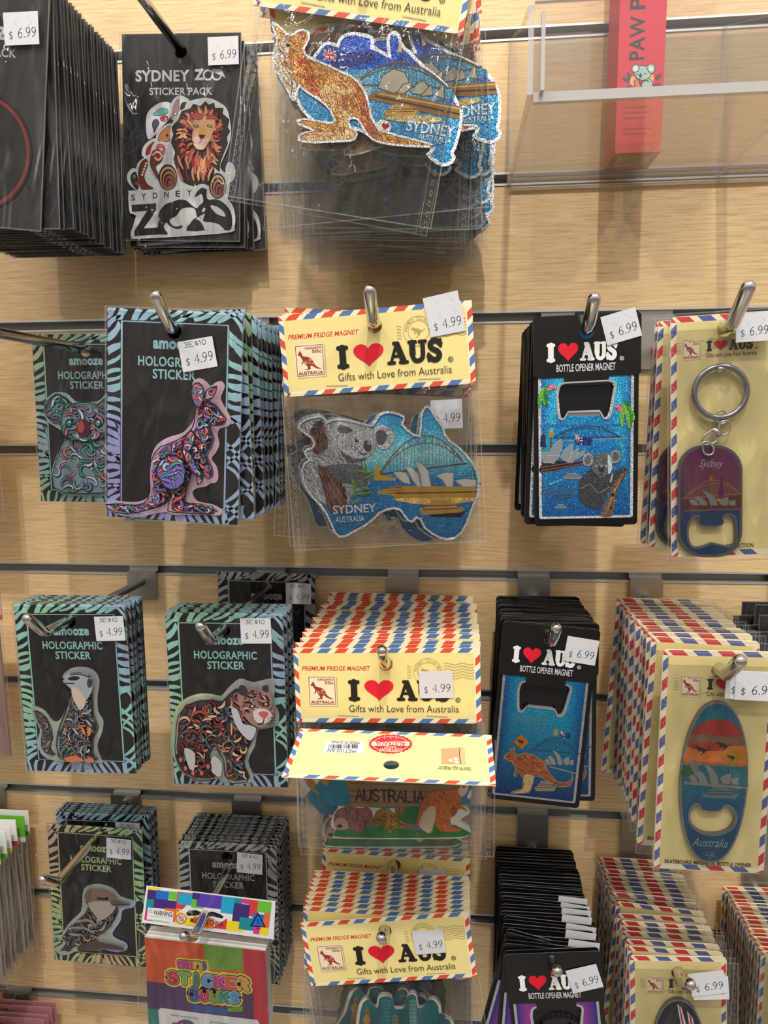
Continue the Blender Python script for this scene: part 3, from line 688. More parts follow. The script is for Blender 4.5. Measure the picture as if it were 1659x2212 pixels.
# koala on the map magnet, row of the middle hooks
def draw_koala_map(fr):
    def d(a):
        a.use(fr.z(540, 600, 2.860))
        O = [(305,925),(338,880),(400,862),(455,858),(476,895),(530,873),(610,882),(690,900),(745,915),(770,900),(800,850),(850,830),(920,842),(958,868),(940,905),(990,955),(1048,978),(1056,900),(1066,830),(1092,795),(1118,812),(1150,870),(1190,920),(1215,990),(1280,1040),(1350,1110),(1398,1190),(1412,1260),(1402,1350),(1370,1420),(1340,1510),(1290,1588),(1220,1612),(1150,1590),(1080,1540),(1042,1472),(1002,1505),(965,1480),(930,1430),(870,1422),(800,1450),(740,1510),(650,1560),(575,1598),(528,1570),(490,1480),(440,1400),(370,1330),(335,1250),(328,1160),(372,1125),(345,1090),(352,1062),(400,1042),(388,990)]
        P = a.ext(O, .0034, grad([(20,120,190),(60,165,205),(140,200,205),(20,120,165),(10,95,150),(14,80,130)], fr.z(540,600,2.86)[0]((0,1600))[1], fr.z(540,600,2.86)[0]((0,850))[1]), (30, 30, 32), 'glitter', 'plastic', sm=3)
        ps = math.hypot(P[0][0]-P[1][0], P[0][1]-P[1][1])
        a.poly([(735,1250),(1390,1238),(1385,1320),(1362,1420),(1340,1510),(1290,1580),(1220,1600),(1150,1580),(1085,1535),(1045,1465),(1002,1495),(970,1475),(935,1425),(870,1415),(795,1440),(735,1500),(640,1550),(580,1588),(535,1560),(500,1480),(470,1400),(640,1380)], (14,104,158), 'glitter', sm=2)
        rnd = random.Random(3)
        for i in range(60):
            x, y = rnd.uniform(620, 1330), rnd.uniform(1370, 1560)
            a.stroke([(x, y), (x+rnd.uniform(15, 40), y-rnd.uniform(0, 5))], 3, rnd.choice([(40,150,190),(8,80,130),(150,190,200)]), 'glitter', taper=True, inc=False)
        a.poly([(900,1360),(1395,1355),(1340,1385),(1100,1400),(960,1385)], (216,170,84), 'glitter', sm=3)
        bridge(a, 800, 1215, 1325, 1148, 205, (120, 96, 70), 7, hang=True)
        a.stroke([(800,1215),(1335,1146)], 9, (96,76,60), 'foil')
        a.poly([(770,1250),(775,1160),(795,1150),(805,1215),(900,1240),(900,1252)], (214,160,40), 'foil')
        a.poly([(785,1320),(830,1305),(900,1285),(1400,1288),(1402,1350),(1180,1362),(900,1356),(870,1340),(785,1334)], (196,150,62), 'foil')
        for y in (1300, 1316, 1332): a.stroke([(850,y),(940,y-8)], 4, (120,70,50), 'foil')
        a.stroke([(905,1330),(1400,1322)], 9, (110,70,30), 'foil')
        for Q in ([(888,1200),(925,1197),(962,1203),(984,1235),(992,1276),(945,1262),(915,1238)], [(962,1168),(1000,1172),(1040,1210),(1058,1290),(1035,1292),(1000,1240)], [(1020,1136),(1062,1148),(1100,1190),(1120,1290),(1062,1292),(1050,1210)], [(1150,1222),(1200,1203),(1260,1204),(1254,1290),(1215,1292),(1190,1250)], [(1262,1252),(1330,1240),(1398,1248),(1394,1290),(1320,1292)]):
            a.poly(Q, (214, 212, 206), 'foil'); a.stroke(Q, 5, (150, 146, 138), 'foil', closed=True)
        ferry(a, 1045, 1425, 280, 95, (196, 150, 80)); a.poly([(1100,1462),(1330,1445),(1300,1478),(1120,1475)], (40,38,40), 'foil')
        K = [(305,925),(338,880),(400,862),(455,858),(480,900),(530,873),(610,882),(690,898),(750,925),(775,960),(778,1060),(740,1105),(700,1118),(705,1175),(742,1250),(715,1300),(640,1330),(610,1395),(560,1410),(470,1400),(370,1330),(335,1250),(328,1160),(372,1125),(345,1090),(352,1062),(400,1042),(388,990)]
        L = a.poly(K, (150, 152, 156), 'glitter', sm=3)
        fur(a, L, [(205,207,210),(120,122,128),(176,178,182),(92,94,100)], 420, 2, .0042, .0006, 2.2)
        a.poly([(430,1180),(560,1150),(690,1160),(735,1250),(700,1300),(600,1270),(520,1240)], (84,86,92), 'glitter', sm=3)
        a.poly([(560,1060),(640,1120),(720,1105),(700,1130),(610,1140)], (76,78,84), 'glitter', sm=3)
        Hd = a.poly([(500,960),(540,890),(620,885),(700,905),(762,945),(778,1010),(765,1070),(720,1110),(650,1112),(580,1080),(535,1030)], (170,172,176), 'glitter', sm=3)
        fur(a, Hd, [(215,216,220),(140,142,148),(186,188,192)], 200, 5, .0034, .0005, 1.0)
        a.poly([(545,950),(560,910),(610,925),(640,945),(600,960)], (92,94,100), 'glitter', sm=3)
        E = a.poly([(768,935),(810,908),(865,930),(893,975),(880,1025),(845,1058),(800,1052),(782,1020)], (176,178,182), 'glitter', sm=3); fur(a, E, [(226,227,230),(150,152,158)], 90, 7, .003, .0005, 0)
        a.poly([(782,950),(830,945),(850,985),(825,1030),(790,1025)], (88,86,92), 'glitter', sm=3)
        a.ell(662, 1004, 13, 11, (20,18,20), 'gloss'); a.ell(666, 1000, 4, 4, (230,230,230), 'gloss'); a.ell(728, 1040, 24, 36, (64,62,68), 'gloss', rot=-.2); a.ell(735, 1022, 9, 10, (140,140,146), 'gloss')
        a.stroke([(675,1070),(700,1092),(728,1082)], 10, (86,56,58), 'gloss', taper=True)
        for Q in ([(372,955),(400,920),(445,875),(470,960),(486,1042),(440,1072),(400,1086)], [(418,1155),(470,1180),(560,1268),(590,1350),(606,1442),(500,1445),(470,1360),(445,1260)]):
            L = a.poly(Q, (92, 58, 52), 'glitter', sm=2); fur(a, L, [(60,34,32),(150,96,84),(110,70,62)], 60, 9, .006, .0006, -1.3, spread=.2)
        for x, y in ((380,930),(395,905),(410,890)): a.stroke([(x,y),(x+50,y+10)], 9, (36,34,36), 'glitter', taper=True)
        for x, y in ((560,1250),(580,1290),(590,1330)): a.stroke([(x,y),(x+10,y+34)], 9, (36,34,36), 'glitter', taper=True)
        for x, y, dx, dy in ((705,1200,5,-55),(705,1200,-35,-10),(705,1200,60,-8),(715,1235,50,-30),(690,1290,50,10),(650,1300,-20,-60),(660,1330,90,-10),(640,1370,-8,30),(650,1350,-15,-70),(640,1390,40,-30)):
            a.stroke([(x,y),(x+dx*.5-dy*.12,y+dy*.5+dx*.12),(x+dx,y+dy)], 17, (92,140,50), 'foil', taper=True, sm=3); a.stroke([(x,y),(x+dx,y+dy)], 3, (190,200,120), 'foil', taper=True)
        a.text('SYDNEY', 512, 1398, 785, 1452, (190, 202, 210), 'glitter', .02); a.text('AUSTRALIA', 530, 1470, 712, 1506, (180, 196, 206), 'glitter', .01)
        a.y -= .00001; a.stroke(P[::2], .0013, SIL, 'glitter', closed=True, local=True)
    return d
# kangaroo standing before the map magnet, top row
def draw_kangaroo_map(fr):
    def d(a):
        a.use(fr.z(480, 0, 2.592)); T = a.T
        M_ = [(500,350),(545,290),(575,252),(612,250),(650,262),(662,226),(705,198),(755,196),(805,205),(848,228),(838,268),(900,300),(940,326),(930,270),(934,208),(960,188),(990,205),(1005,260),(1060,310),(1112,365),(1170,412),(1230,462),(1290,530),(1325,610),(1337,680),(1322,760),(1300,835),(1285,862),(1298,885),(1278,918),(1230,928),(1185,900),(1152,868),(1180,845),(1160,825),(1000,820),(860,790),(760,720),(700,740),(560,720),(500,670),(430,585),(420,480)]
        P = a.ext(M_, .0036, grad([(20,70,170),(20,90,185),(60,140,190),(20,130,180),(16,120,170),(20,140,185)], T((0,900))[1], T((0,190))[1]), (24, 24, 26), 'glitter', 'plastic', sm=3)
        a.y -= .00001; a.stroke(P[::2], .0017, (226,228,232), 'glitter', closed=True, local=True)
        flag(a, [(572,285),(700,300),(838,290),(850,345),(740,380),(650,405),(610,360)], hk=.72)
        a.poly([(560,400),(700,400),(860,390),(1100,380),(1250,480),(1300,560),(1000,560),(760,520),(600,440)], (70,150,190), 'glitter', sm=2)
        a.poly([(985,300),(990,250),(1000,250),(1008,300)], (200,180,130), 'foil'); a.stroke([(996,300),(1003,350)], 5, (60,60,70), 'foil')
        bridge(a, 742, 480, 1260, 500, 135, (108, 92, 70), 8)
        a.poly([(740,450),(770,440),(790,500),(850,505),(760,520)], (220,170,40), 'foil')
        a.poly([(800,545),(860,520),(960,520),(1330,600),(1328,672),(1200,650),(1000,600),(830,565)], (150,116,72), 'foil')
        a.stroke([(860,545),(1325,645)], 10, (90,64,40), 'foil'); a.stroke([(880,530),(1325,615)], 7, (214,180,120), 'foil')
        for Q in ([(872,498),(900,430),(960,392),(1020,410),(1062,490),(960,530)], [(980,528),(1010,480),(1058,466),(1060,500),(1020,530)], [(1060,530),(1085,480),(1130,458),(1160,500),(1165,545)], [(1110,545),(1170,480),(1180,540)], [(1185,540),(1220,500),(1240,480),(1245,560)]):
            a.poly(Q, (186, 176, 156), 'foil'); a.stroke(Q, 5, (90, 80, 66), 'foil', closed=True)
        ferry(a, 905, 630, 200, 60, (206, 160, 80)); a.poly([(900,660),(1150,650),(1240,690),(1000,690)], (190,170,120), 'glitter', sm=2)
        a.text('SYDNEY', 1036, 698, 1300, 756, (206, 216, 224), 'glitter', .02); a.text('AUSTRALIA', 1100, 768, 1280, 796, (200, 214, 222), 'glitter', .01)
        K = [(283,138),(330,162),(365,200),(398,205),(425,183),(468,178),(490,200),(482,242),(458,285),(480,325),(540,352),(605,380),(685,418),(745,450),(792,508),(818,570),(833,640),(850,690),(885,732),(955,758),(1050,782),(1172,815),(1160,828),(1000,820),(890,806),(828,775),(790,722),(770,682),(740,668),(708,680),(722,722),(755,745),(745,785),(700,796),(600,800),(500,804),(432,790),(445,755),(520,738),(440,705),(425,685),(470,672),(560,690),(632,694),(622,655),(598,610),(540,560),(470,520),(436,488),(422,530),(413,568),(393,560),(368,510),(343,460),(308,410),(288,360),(293,300),(316,235),(298,190)]
        a.y -= .0001
        L = a.ext(K, .0008, (196, 136, 66), (226,226,230), 'glitter', 'plastic', sm=3)
        a.poly([(300,300),(330,230),(360,210),(380,260),(370,330),(400,420),(420,520),(410,560),(370,510),(320,430),(295,370)], (214,206,196), 'glitter', sm=3)
        a.poly([(420,330),(480,340),(520,420),(560,560),(600,610),(560,590),(500,530),(450,420)], (178,70,28), 'glitter', sm=3)
        a.poly([(560,520),(600,480),(690,470),(740,520),(770,600),(720,660),(715,720),(740,770),(600,795),(470,790),(520,750),(640,740),(650,640),(600,600)], (212,180,130), 'glitter', sm=3)
        a.poly([(640,560),(720,540),(770,600),(740,640),(680,620)], (170,104,50), 'glitter', sm=3)
        a.poly([(720,450),(790,520),(815,600),(830,680),(880,740),(830,760),(780,690),(760,600)], (160,70,40), 'glitter', sm=3)
        fur(a, L, [(236,190,110),(150,90,36),(226,160,70),(190,110,50)], 260, 11, .004, .0006, -.7)
        a.poly([(380,560),(395,520),(388,470),(402,470)], (30,110,170), 'glitter', sm=2)
        a.ell(372, 262, 11, 8, (30, 26, 24), 'gloss'); a.ell(455, 205, 16, 22, (150, 84, 50), 'glitter'); a.stroke([(295,155),(350,205)], 14, (206,140,70), 'glitter', taper=True)
        a.stroke(L[::2], .0011, (228,230,234), 'glitter', closed=True, local=True)
        a.ell(905, 715, 45, 36, (226,222,216), 'glitter', rot=.3); c1, c2 = a.T((890, 735)), a.T((940, 700)); a.heart(c1[0], c1[1], c2[0], c2[1], (170, 30, 40))
    return d
def tribal(a, out, inn, hm, cols, seed, n, size=.0045, wd=.0006, fill=(40, 38, 44)):
    a.ext(out, .0007, (255,)*3, mat=hm, sm=3)
    for Q in inn:
        L = a.poly(Q, fill, 'gloss', sm=3); ornate(a, L, cols, n, seed, size, wd); a.stroke(L[::2], .0006, (18, 16, 20), 'gloss', closed=True, local=True)
WARM = [(214, 84, 80), (226, 120, 110), (90, 140, 150), (150, 120, 190), (230, 190, 190), (120, 160, 200)]
def draw_holo_kangaroo(fr):
    def d(a):
        a.use(fr.z(210, 650, 4.516))
        O = [(930,830),(950,775),(1010,755),(1070,790),(1110,830),(1160,795),(1215,785),(1248,830),(1225,900),(1210,960),(1260,1060),(1305,1140),(1290,1215),(1230,1235),(1190,1255),(1180,1320),(1195,1400),(1160,1480),(1120,1540),(1170,1620),(1185,1720),(1160,1770),(1110,1780),(1060,1810),(980,1825),(935,1860),(950,1920),(1000,1960),(1130,1985),(1220,2040),(1200,2090),(1100,2085),(900,2085),(750,2085),(690,2055),(560,2075),(400,2110),(250,2095),(140,2050),(95,1980),(140,1940),(250,1955),(380,1960),(480,1930),(525,1860),(520,1700),(535,1520),(590,1400),(700,1330),(830,1290),(900,1225),(945,1160),(965,1060),(960,980),(930,900)]
        a.ext(O, .0007, (255,)*3, mat='holo_pink', sm=3)
        body = [(1000,1050),(1040,985),(1100,980),(1160,1010),(1220,1080),(1268,1150),(1240,1205),(1180,1215),(1120,1195),(1120,1260),(1150,1330),(1130,1430),(1080,1500),(1130,1620),(1140,1700),(1110,1730),(1060,1650),(1010,1560),(1060,1660),(1070,1720),(1040,1780),(1010,1770),(1010,1700),(940,1610),(930,1550),(945,1640),(900,1760),(870,1900),(880,1960),(1000,1975),(1110,2000),(1185,2050),(1100,2065),(820,2050),(730,2035),(740,1950),(760,1860),(700,1960),(560,2020),(380,2060),(220,2050),(125,1985),(200,1975),(380,1985),(500,1960),(550,1880),(550,1680),(580,1520),(660,1420),(790,1370),(880,1320),(950,1260),(985,1180)]
        cols = [(206, 84, 88), (222, 110, 96), (84, 136, 146), (128, 110, 190), (150, 176, 216), (216, 180, 190)]
        L = a.poly(body, (120, 96, 150), 'gloss', sm=3)
        ornate(a, L, cols, 330, 21, .0036, .00062); ornate(a, L, cols, 120, 22, .002, .0005)
        a.stroke(L[::2], .0006, DARK, 'gloss', closed=True, local=True)
        for P, c in (([(985,1010),(955,920),(965,840),(1010,800),(1060,830),(1080,900),(1060,1000),(1030,1040)], (120,90,130)), ([(1085,930),(1110,870),(1205,835),(1180,920),(1130,980),(1090,960)], (70,50,66))):
            L2 = a.poly(P, c, 'gloss', sm=3); ornate(a, L2, cols, 12, 4, .003, .0006); a.stroke(L2[::2], .0006, DARK, 'gloss', closed=True, local=True)
        for P in ([(870,1450),(900,1330),(960,1260),(1000,1330),(960,1430),(920,1470)], [(620,1640),(700,1520),(820,1500),(900,1600),(890,1760),(800,1830),(700,1800)], [(870,1440),(960,1480),(1010,1600),(1060,1680),(1020,1700),(930,1600)]):
            L2 = a.poly(P, (110, 90, 160), 'gloss', sm=3); ornate(a, L2, cols, 26, 8, .0045, .0007); a.stroke(L2[::2], .0008, DARK, 'gloss', closed=True, local=True)
        a.stroke([(1065,1040),(1110,1030),(1150,1055)], 14, DARK, 'gloss', taper=True); a.ell(1110, 1050, 16, 10, (240,240,250), 'gloss'); a.ell(1110, 1050, 8, 8, DARK, 'gloss'); a.ell(1240, 1155, 16, 12, (150,50,60), 'gloss')
    return d
def draw_holo_koala(fr):
    def d(a):
        a.use(fr.z(0, 600, 2.765))
        half = [(520,742),(450,735),(400,690),(330,685),(280,730),(265,800),(290,860),(350,900),(395,940),(370,1000),(335,1080),(312,1180),(345,1270),(420,1302),(520,1300)]
        O = half+[(1042-x, y) for x, y in half[::-1][1:-1]]; O = [(min(x, 765), y) for x, y in O]
        a.ext(O, .0007, (255,)*3, mat='holo_green', sm=3)
        cols = [(70, 112, 120), (130, 156, 164), (160, 100, 110), (100, 100, 134), (170, 178, 186), (80, 130, 124)]
        for P in ([(275,800),(300,720),(370,700),(430,745),(470,800),(400,870),(330,870)], [(767,800),(742,720),(672,700),(612,745),(572,800),(642,870),(712,870)],
                  [(410,960),(370,1040),(330,1180),(360,1270),(520,1285),(682,1270),(712,1180),(672,1040),(632,960),(520,940)], [(385,880),(400,800),(450,755),(520,745),(590,755),(640,800),(655,880),(630,950),(520,980),(412,950)]):
            L = a.poly(P, (104, 122, 132), 'gloss', sm=3); ornate(a, L, cols, 90, len(P)+P[0][0], .0055, .0008); a.stroke(L[::2], .0006, DARK, 'gloss', closed=True, local=True)
        for x in (435, 605): a.ell(x, 868, 22, 26, (24,30,34), 'gloss'); a.ell(x, 868, 14, 17, (60,120,120), 'gloss'); a.ell(x+4, 860, 5, 5, (235,235,235), 'gloss')
        a.ell(520, 898, 42, 54, (70, 34, 40), 'gloss'); a.ell(505, 890, 20, 36, (150, 64, 60), 'gloss')
    return d
def draw_meerkat(fr):
    def d(a):
        a.use(fr.z(0, 1200, 2.44))
        a.ext([(333,632),(372,595),(440,586),(500,608),(527,660),(517,740),(520,820),(547,870),(540,930),(515,1000),(535,1070),(532,1090),(400,1087),(280,1077),(218,1040),(203,970),(213,910),(168,820),(185,793),(240,818),(285,872),(325,856),(355,790),(385,710),(345,668)], .0007, (255,)*3, mat='holo_grey', sm=3)
        cols = [(120, 116, 120), (90, 130, 122), (150, 104, 88), (90, 84, 100), (170, 166, 170), (110, 106, 112)]
        for P, n in (([(185,815),(240,840),(275,905),(280,960),(268,1010),(300,1050),(240,1030),(222,980),(232,920)], 30), ([(330,1050),(320,960),(340,880),(370,800),(400,710),(490,720),(500,830),(525,900),(500,960),(500,1040),(520,1070),(400,1070)], 130)):
            L = a.poly(P, (96, 90, 98), 'gloss', sm=3); ornate(a, L, cols, n*2, 3, .0038, .0006); a.stroke(L[::2], .0005, DARK, 'gloss', closed=True, local=True)
        a.poly([(345,640),(372,612),(440,605),(490,625),(505,665),(495,715),(440,780),(400,700),(360,660)], (150,156,160), 'gloss', sm=3)
        a.poly([(400,680),(440,700),(470,760),(440,800),(400,730)], (190,170,156), 'gloss', sm=3)
        a.poly([(375,635),(410,622),(440,632),(420,645),(390,645)], (40,36,40), 'gloss', sm=3); a.stroke([(365,660),(410,662)], 5, DARK, 'gloss'); a.ell(348,640,8,7,DARK,'gloss'); a.ell(490,660,14,24,(60,56,62),'gloss')
        a.stroke([(390,615),(440,612),(490,630)], 8, (60,56,62), 'gloss', sm=3)
        for P in ([(440,880),(460,900),(470,930),(455,920)], [(480,890),(500,900),(490,935),(478,925)]): a.poly(P, (190,120,80), 'gloss', sm=3)
        a.poly([(360,1050),(420,1040),(460,1068),(380,1072)], (180,110,76), 'gloss', sm=3); a.poly([(460,1060),(500,1050),(515,1070),(480,1075)], (180,110,76), 'gloss', sm=3)
    return d
def draw_tiger(fr):
    def d(a):
        a.use(fr.z(0, 1200, 2.44))
        O = [(918,880),(940,800),(1000,748),(1080,730),(1158,742),(1210,690),(1265,648),(1330,666),(1390,655),(1440,650),(1450,700),(1446,770),(1472,830),(1462,890),(1400,910),(1362,920),(1345,1000),(1310,1080),(1337,1160),(1320,1197),(1200,1192),(1140,1172),(1100,1192),(1030,1187),(950,1125),(915,1030),(913,940)]
        a.ext(O, .0007, (255,)*3, mat='holo_grey', sm=3); a.y -= a.step
        a.stroke(smooth([(1158,742),(1080,730),(1000,748),(940,800),(918,880),(913,940),(915,1030),(950,1125)], 4, False), 13, (255,)*3, 'holo_gold')
        cols = [(168, 70, 64), (176, 128, 100), (60, 98, 116), (190, 166, 136), (124, 50, 58), (120, 60, 60), (90, 84, 92)]
        body = [(945,870),(965,810),(1030,765),(1110,755),(1180,760),(1240,700),(1300,720),(1340,800),(1350,900),(1320,1000),(1290,1080),(1318,1165),(1290,1180),(1205,1175),(1190,1060),(1140,1000),(1110,1050),(1130,1120),(1135,1165),(1030,1165),(960,1100),(935,1020),(940,940)]
        L = a.poly(body, (96, 66, 66), 'gloss', sm=3); ornate(a, L, cols, 300, 31, .0048, .0008); a.stroke(L[::2], .0006, DARK, 'gloss', closed=True, local=True)
        for P in ([(985,1000),(1000,1080),(1030,1130),(1040,1030)], [(1135,1040),(1120,1110),(1170,1150),(1180,1080)]): a.poly(P, (170,168,166), 'gloss', sm=3)
        a.stroke(smooth([(955,1040),(990,1110),(1060,1140),(1110,1110),(1105,1070)], 5, False), 30, (44,32,34), 'gloss')
        for x, y in ((965,1060),(990,1105),(1030,1130),(1075,1130),(1108,1095)): a.ell(x, y, 9, 13, (180,90,76), 'gloss')
        a.poly([(1230,790),(1262,800),(1290,870),(1330,880),(1360,900),(1330,960),(1280,920),(1245,860)], (176,176,180), 'gloss', sm=3)
        Hd = a.poly([(1262,720),(1300,700),(1370,690),(1420,700),(1448,760),(1450,830),(1420,880),(1370,890),(1320,860),(1280,800)], (150,112,108), 'gloss', sm=3); ornate(a, Hd, [(190,150,140),(110,70,72),(170,120,112)], 34, 77, .003, .0006)
        for P in ([(1265,700),(1280,668),(1308,680),(1315,710),(1285,720)], [(1390,690),(1402,670),(1425,675),(1420,705)]): a.poly(P, (60,46,50), 'gloss', sm=3)
        for P in ([(1300,720),(1340,735),(1360,725)], [(1380,700),(1385,730),(1400,740)], [(1295,760),(1330,760),(1350,775)], [(1410,720),(1425,745),(1420,765)], [(1300,800),(1330,810)], [(1340,700),(1350,720)]): a.stroke(P, 8, DARK, 'gloss', taper=True, sm=3)
        a.poly([(1350,800),(1400,790),(1440,815),(1430,860),(1380,870),(1350,845)], (200,190,188), 'gloss', sm=3)
        a.poly([(1372,815),(1400,805),(1425,818),(1402,845)], (190,90,84), 'gloss', sm=3); a.stroke([(1402,845),(1398,866),(1370,872)], 5, DARK, 'gloss')
        for x, y in ((1340,778),(1412,768)): a.ell(x, y, 17, 10, DARK, 'gloss'); a.ell(x, y, 8, 7, (200,170,80), 'gloss')
        for i in range(4): a.stroke([(1420,840+i*10),(1462,838+i*16)], 2.5, (30,30,30), 'gloss')
    return d
def draw_kookaburra(fr):
    def d(a):
        a.use(fr.z(0, 1700, 2.44))
        a.ext([(438,562),(460,520),(530,511),(600,535),(640,577),(712,600),(706,626),(642,642),(630,700),(590,760),(602,790),(662,820),(667,850),(620,863),(560,852),(500,860),(420,856),(360,882),(313,876),(298,850),(338,812),(320,790),(370,710),(430,650)], .0007, (255,)*3, mat='holo_grey', sm=3)
        a.y -= a.step; a.stroke(smooth([(712,602),(700,626),(645,642),(632,700),(592,760),(604,792),(664,822),(664,850),(620,862),(560,850)], 4, False), 11, (255,)*3, 'holo_blue')
        cols = [(120, 110, 104), (90, 84, 84), (160, 140, 130), (70, 70, 76)]
        L = a.poly([(460,590),(470,640),(430,680),(370,740),(330,790),(350,820),(320,862),(400,840),(500,800),(570,740),(610,690),(620,630)], (96, 86, 82), 'gloss', sm=3); ornate(a, L, cols, 170, 5, .0042, .0008)
        a.poly([(455,570),(470,535),(530,525),(590,545),(620,580),(600,610),(540,600),(480,600)], (112,90,78), 'gloss', sm=3)
        a.poly([(470,600),(540,590),(620,600),(600,650),(540,690),(500,650)], (150,140,132), 'gloss', sm=3)
        a.poly([(590,585),(640,590),(700,605),(640,615),(600,612)], (84,78,78), 'gloss', sm=3); a.stroke([(600,608),(690,608)], 4, DARK, 'gloss'); a.stroke([(520,575),(580,580)], 12, (40,34,34), 'gloss', taper=True); a.ell(570,575,9,8,(20,18,18),'gloss')
        for P in ([(400,700),(470,690),(520,720)], [(380,730),(450,730),(510,760)], [(370,760),(430,770)]): a.stroke(P, 14, (120,130,134), 'gloss', taper=True, sm=3)
        a.poly([(420,830),(500,795),(560,810),(650,830),(655,848),(560,838),(500,850),(430,848)], (70,62,58), 'gloss', sm=3)
    return d
def draw_plain_sticker(a): # round motif on the packs hidden in the stacks
    P = smooth([(.002+.028*math.cos(t)*(1+.18*math.sin(3*t)), -.068+.032*math.sin(t)) for t in [i*math.pi/7 for i in range(14)]], 2)
    a.ext(P, .0007, (255,)*3, mat='holo_grey', local=True); L = [(.002+(p[0]-.002)*.86, -.068+(p[1]+.068)*.86) for p in P]
    a.face([L], (50, 48, 56), 'gloss'); ornate(a, L, WARM, 60, 12, .0045, .0007)
# koala bottle opener
CUT = [(332,870),(345,800),(365,778),(400,770),(830,762),(862,775),(876,810),(866,860),(835,1040),(812,1100),(790,1112),(762,1108),(745,1080),(735,1060),(715,1035),(445,1035),(428,1060),(405,1100),(380,1108),(358,1095),(345,1040)]
def opener_body(a, rim=(196, 198, 202)):
    k = OW/1040
    def L_(p): return ((p[0]-610)*k, OT-(p[1]-100)*k)
    outer = rrect(-.0285, -.1116, .0275, .004, .0014); cut = [L_((p[0]-0, p[1])) for p in CUT]
    a.ext(outer, .0026, rim, (150, 150, 154), 'glitter', 'foil', holes=[cut], local=True)
    inner = rrect(-.0268, -.1102, .0258, .0036, .0008); c2 = []
    cx = sum(p[0] for p in cut)/len(cut); cz = sum(p[1] for p in cut)/len(cut)
    for p in cut: v = Vector((p[0]-cx, p[1]-cz)); v = v*(1+.0013/max(v.length, .001)); c2.append((cx+v.x, cz+v.y))
    return inner, c2, cut
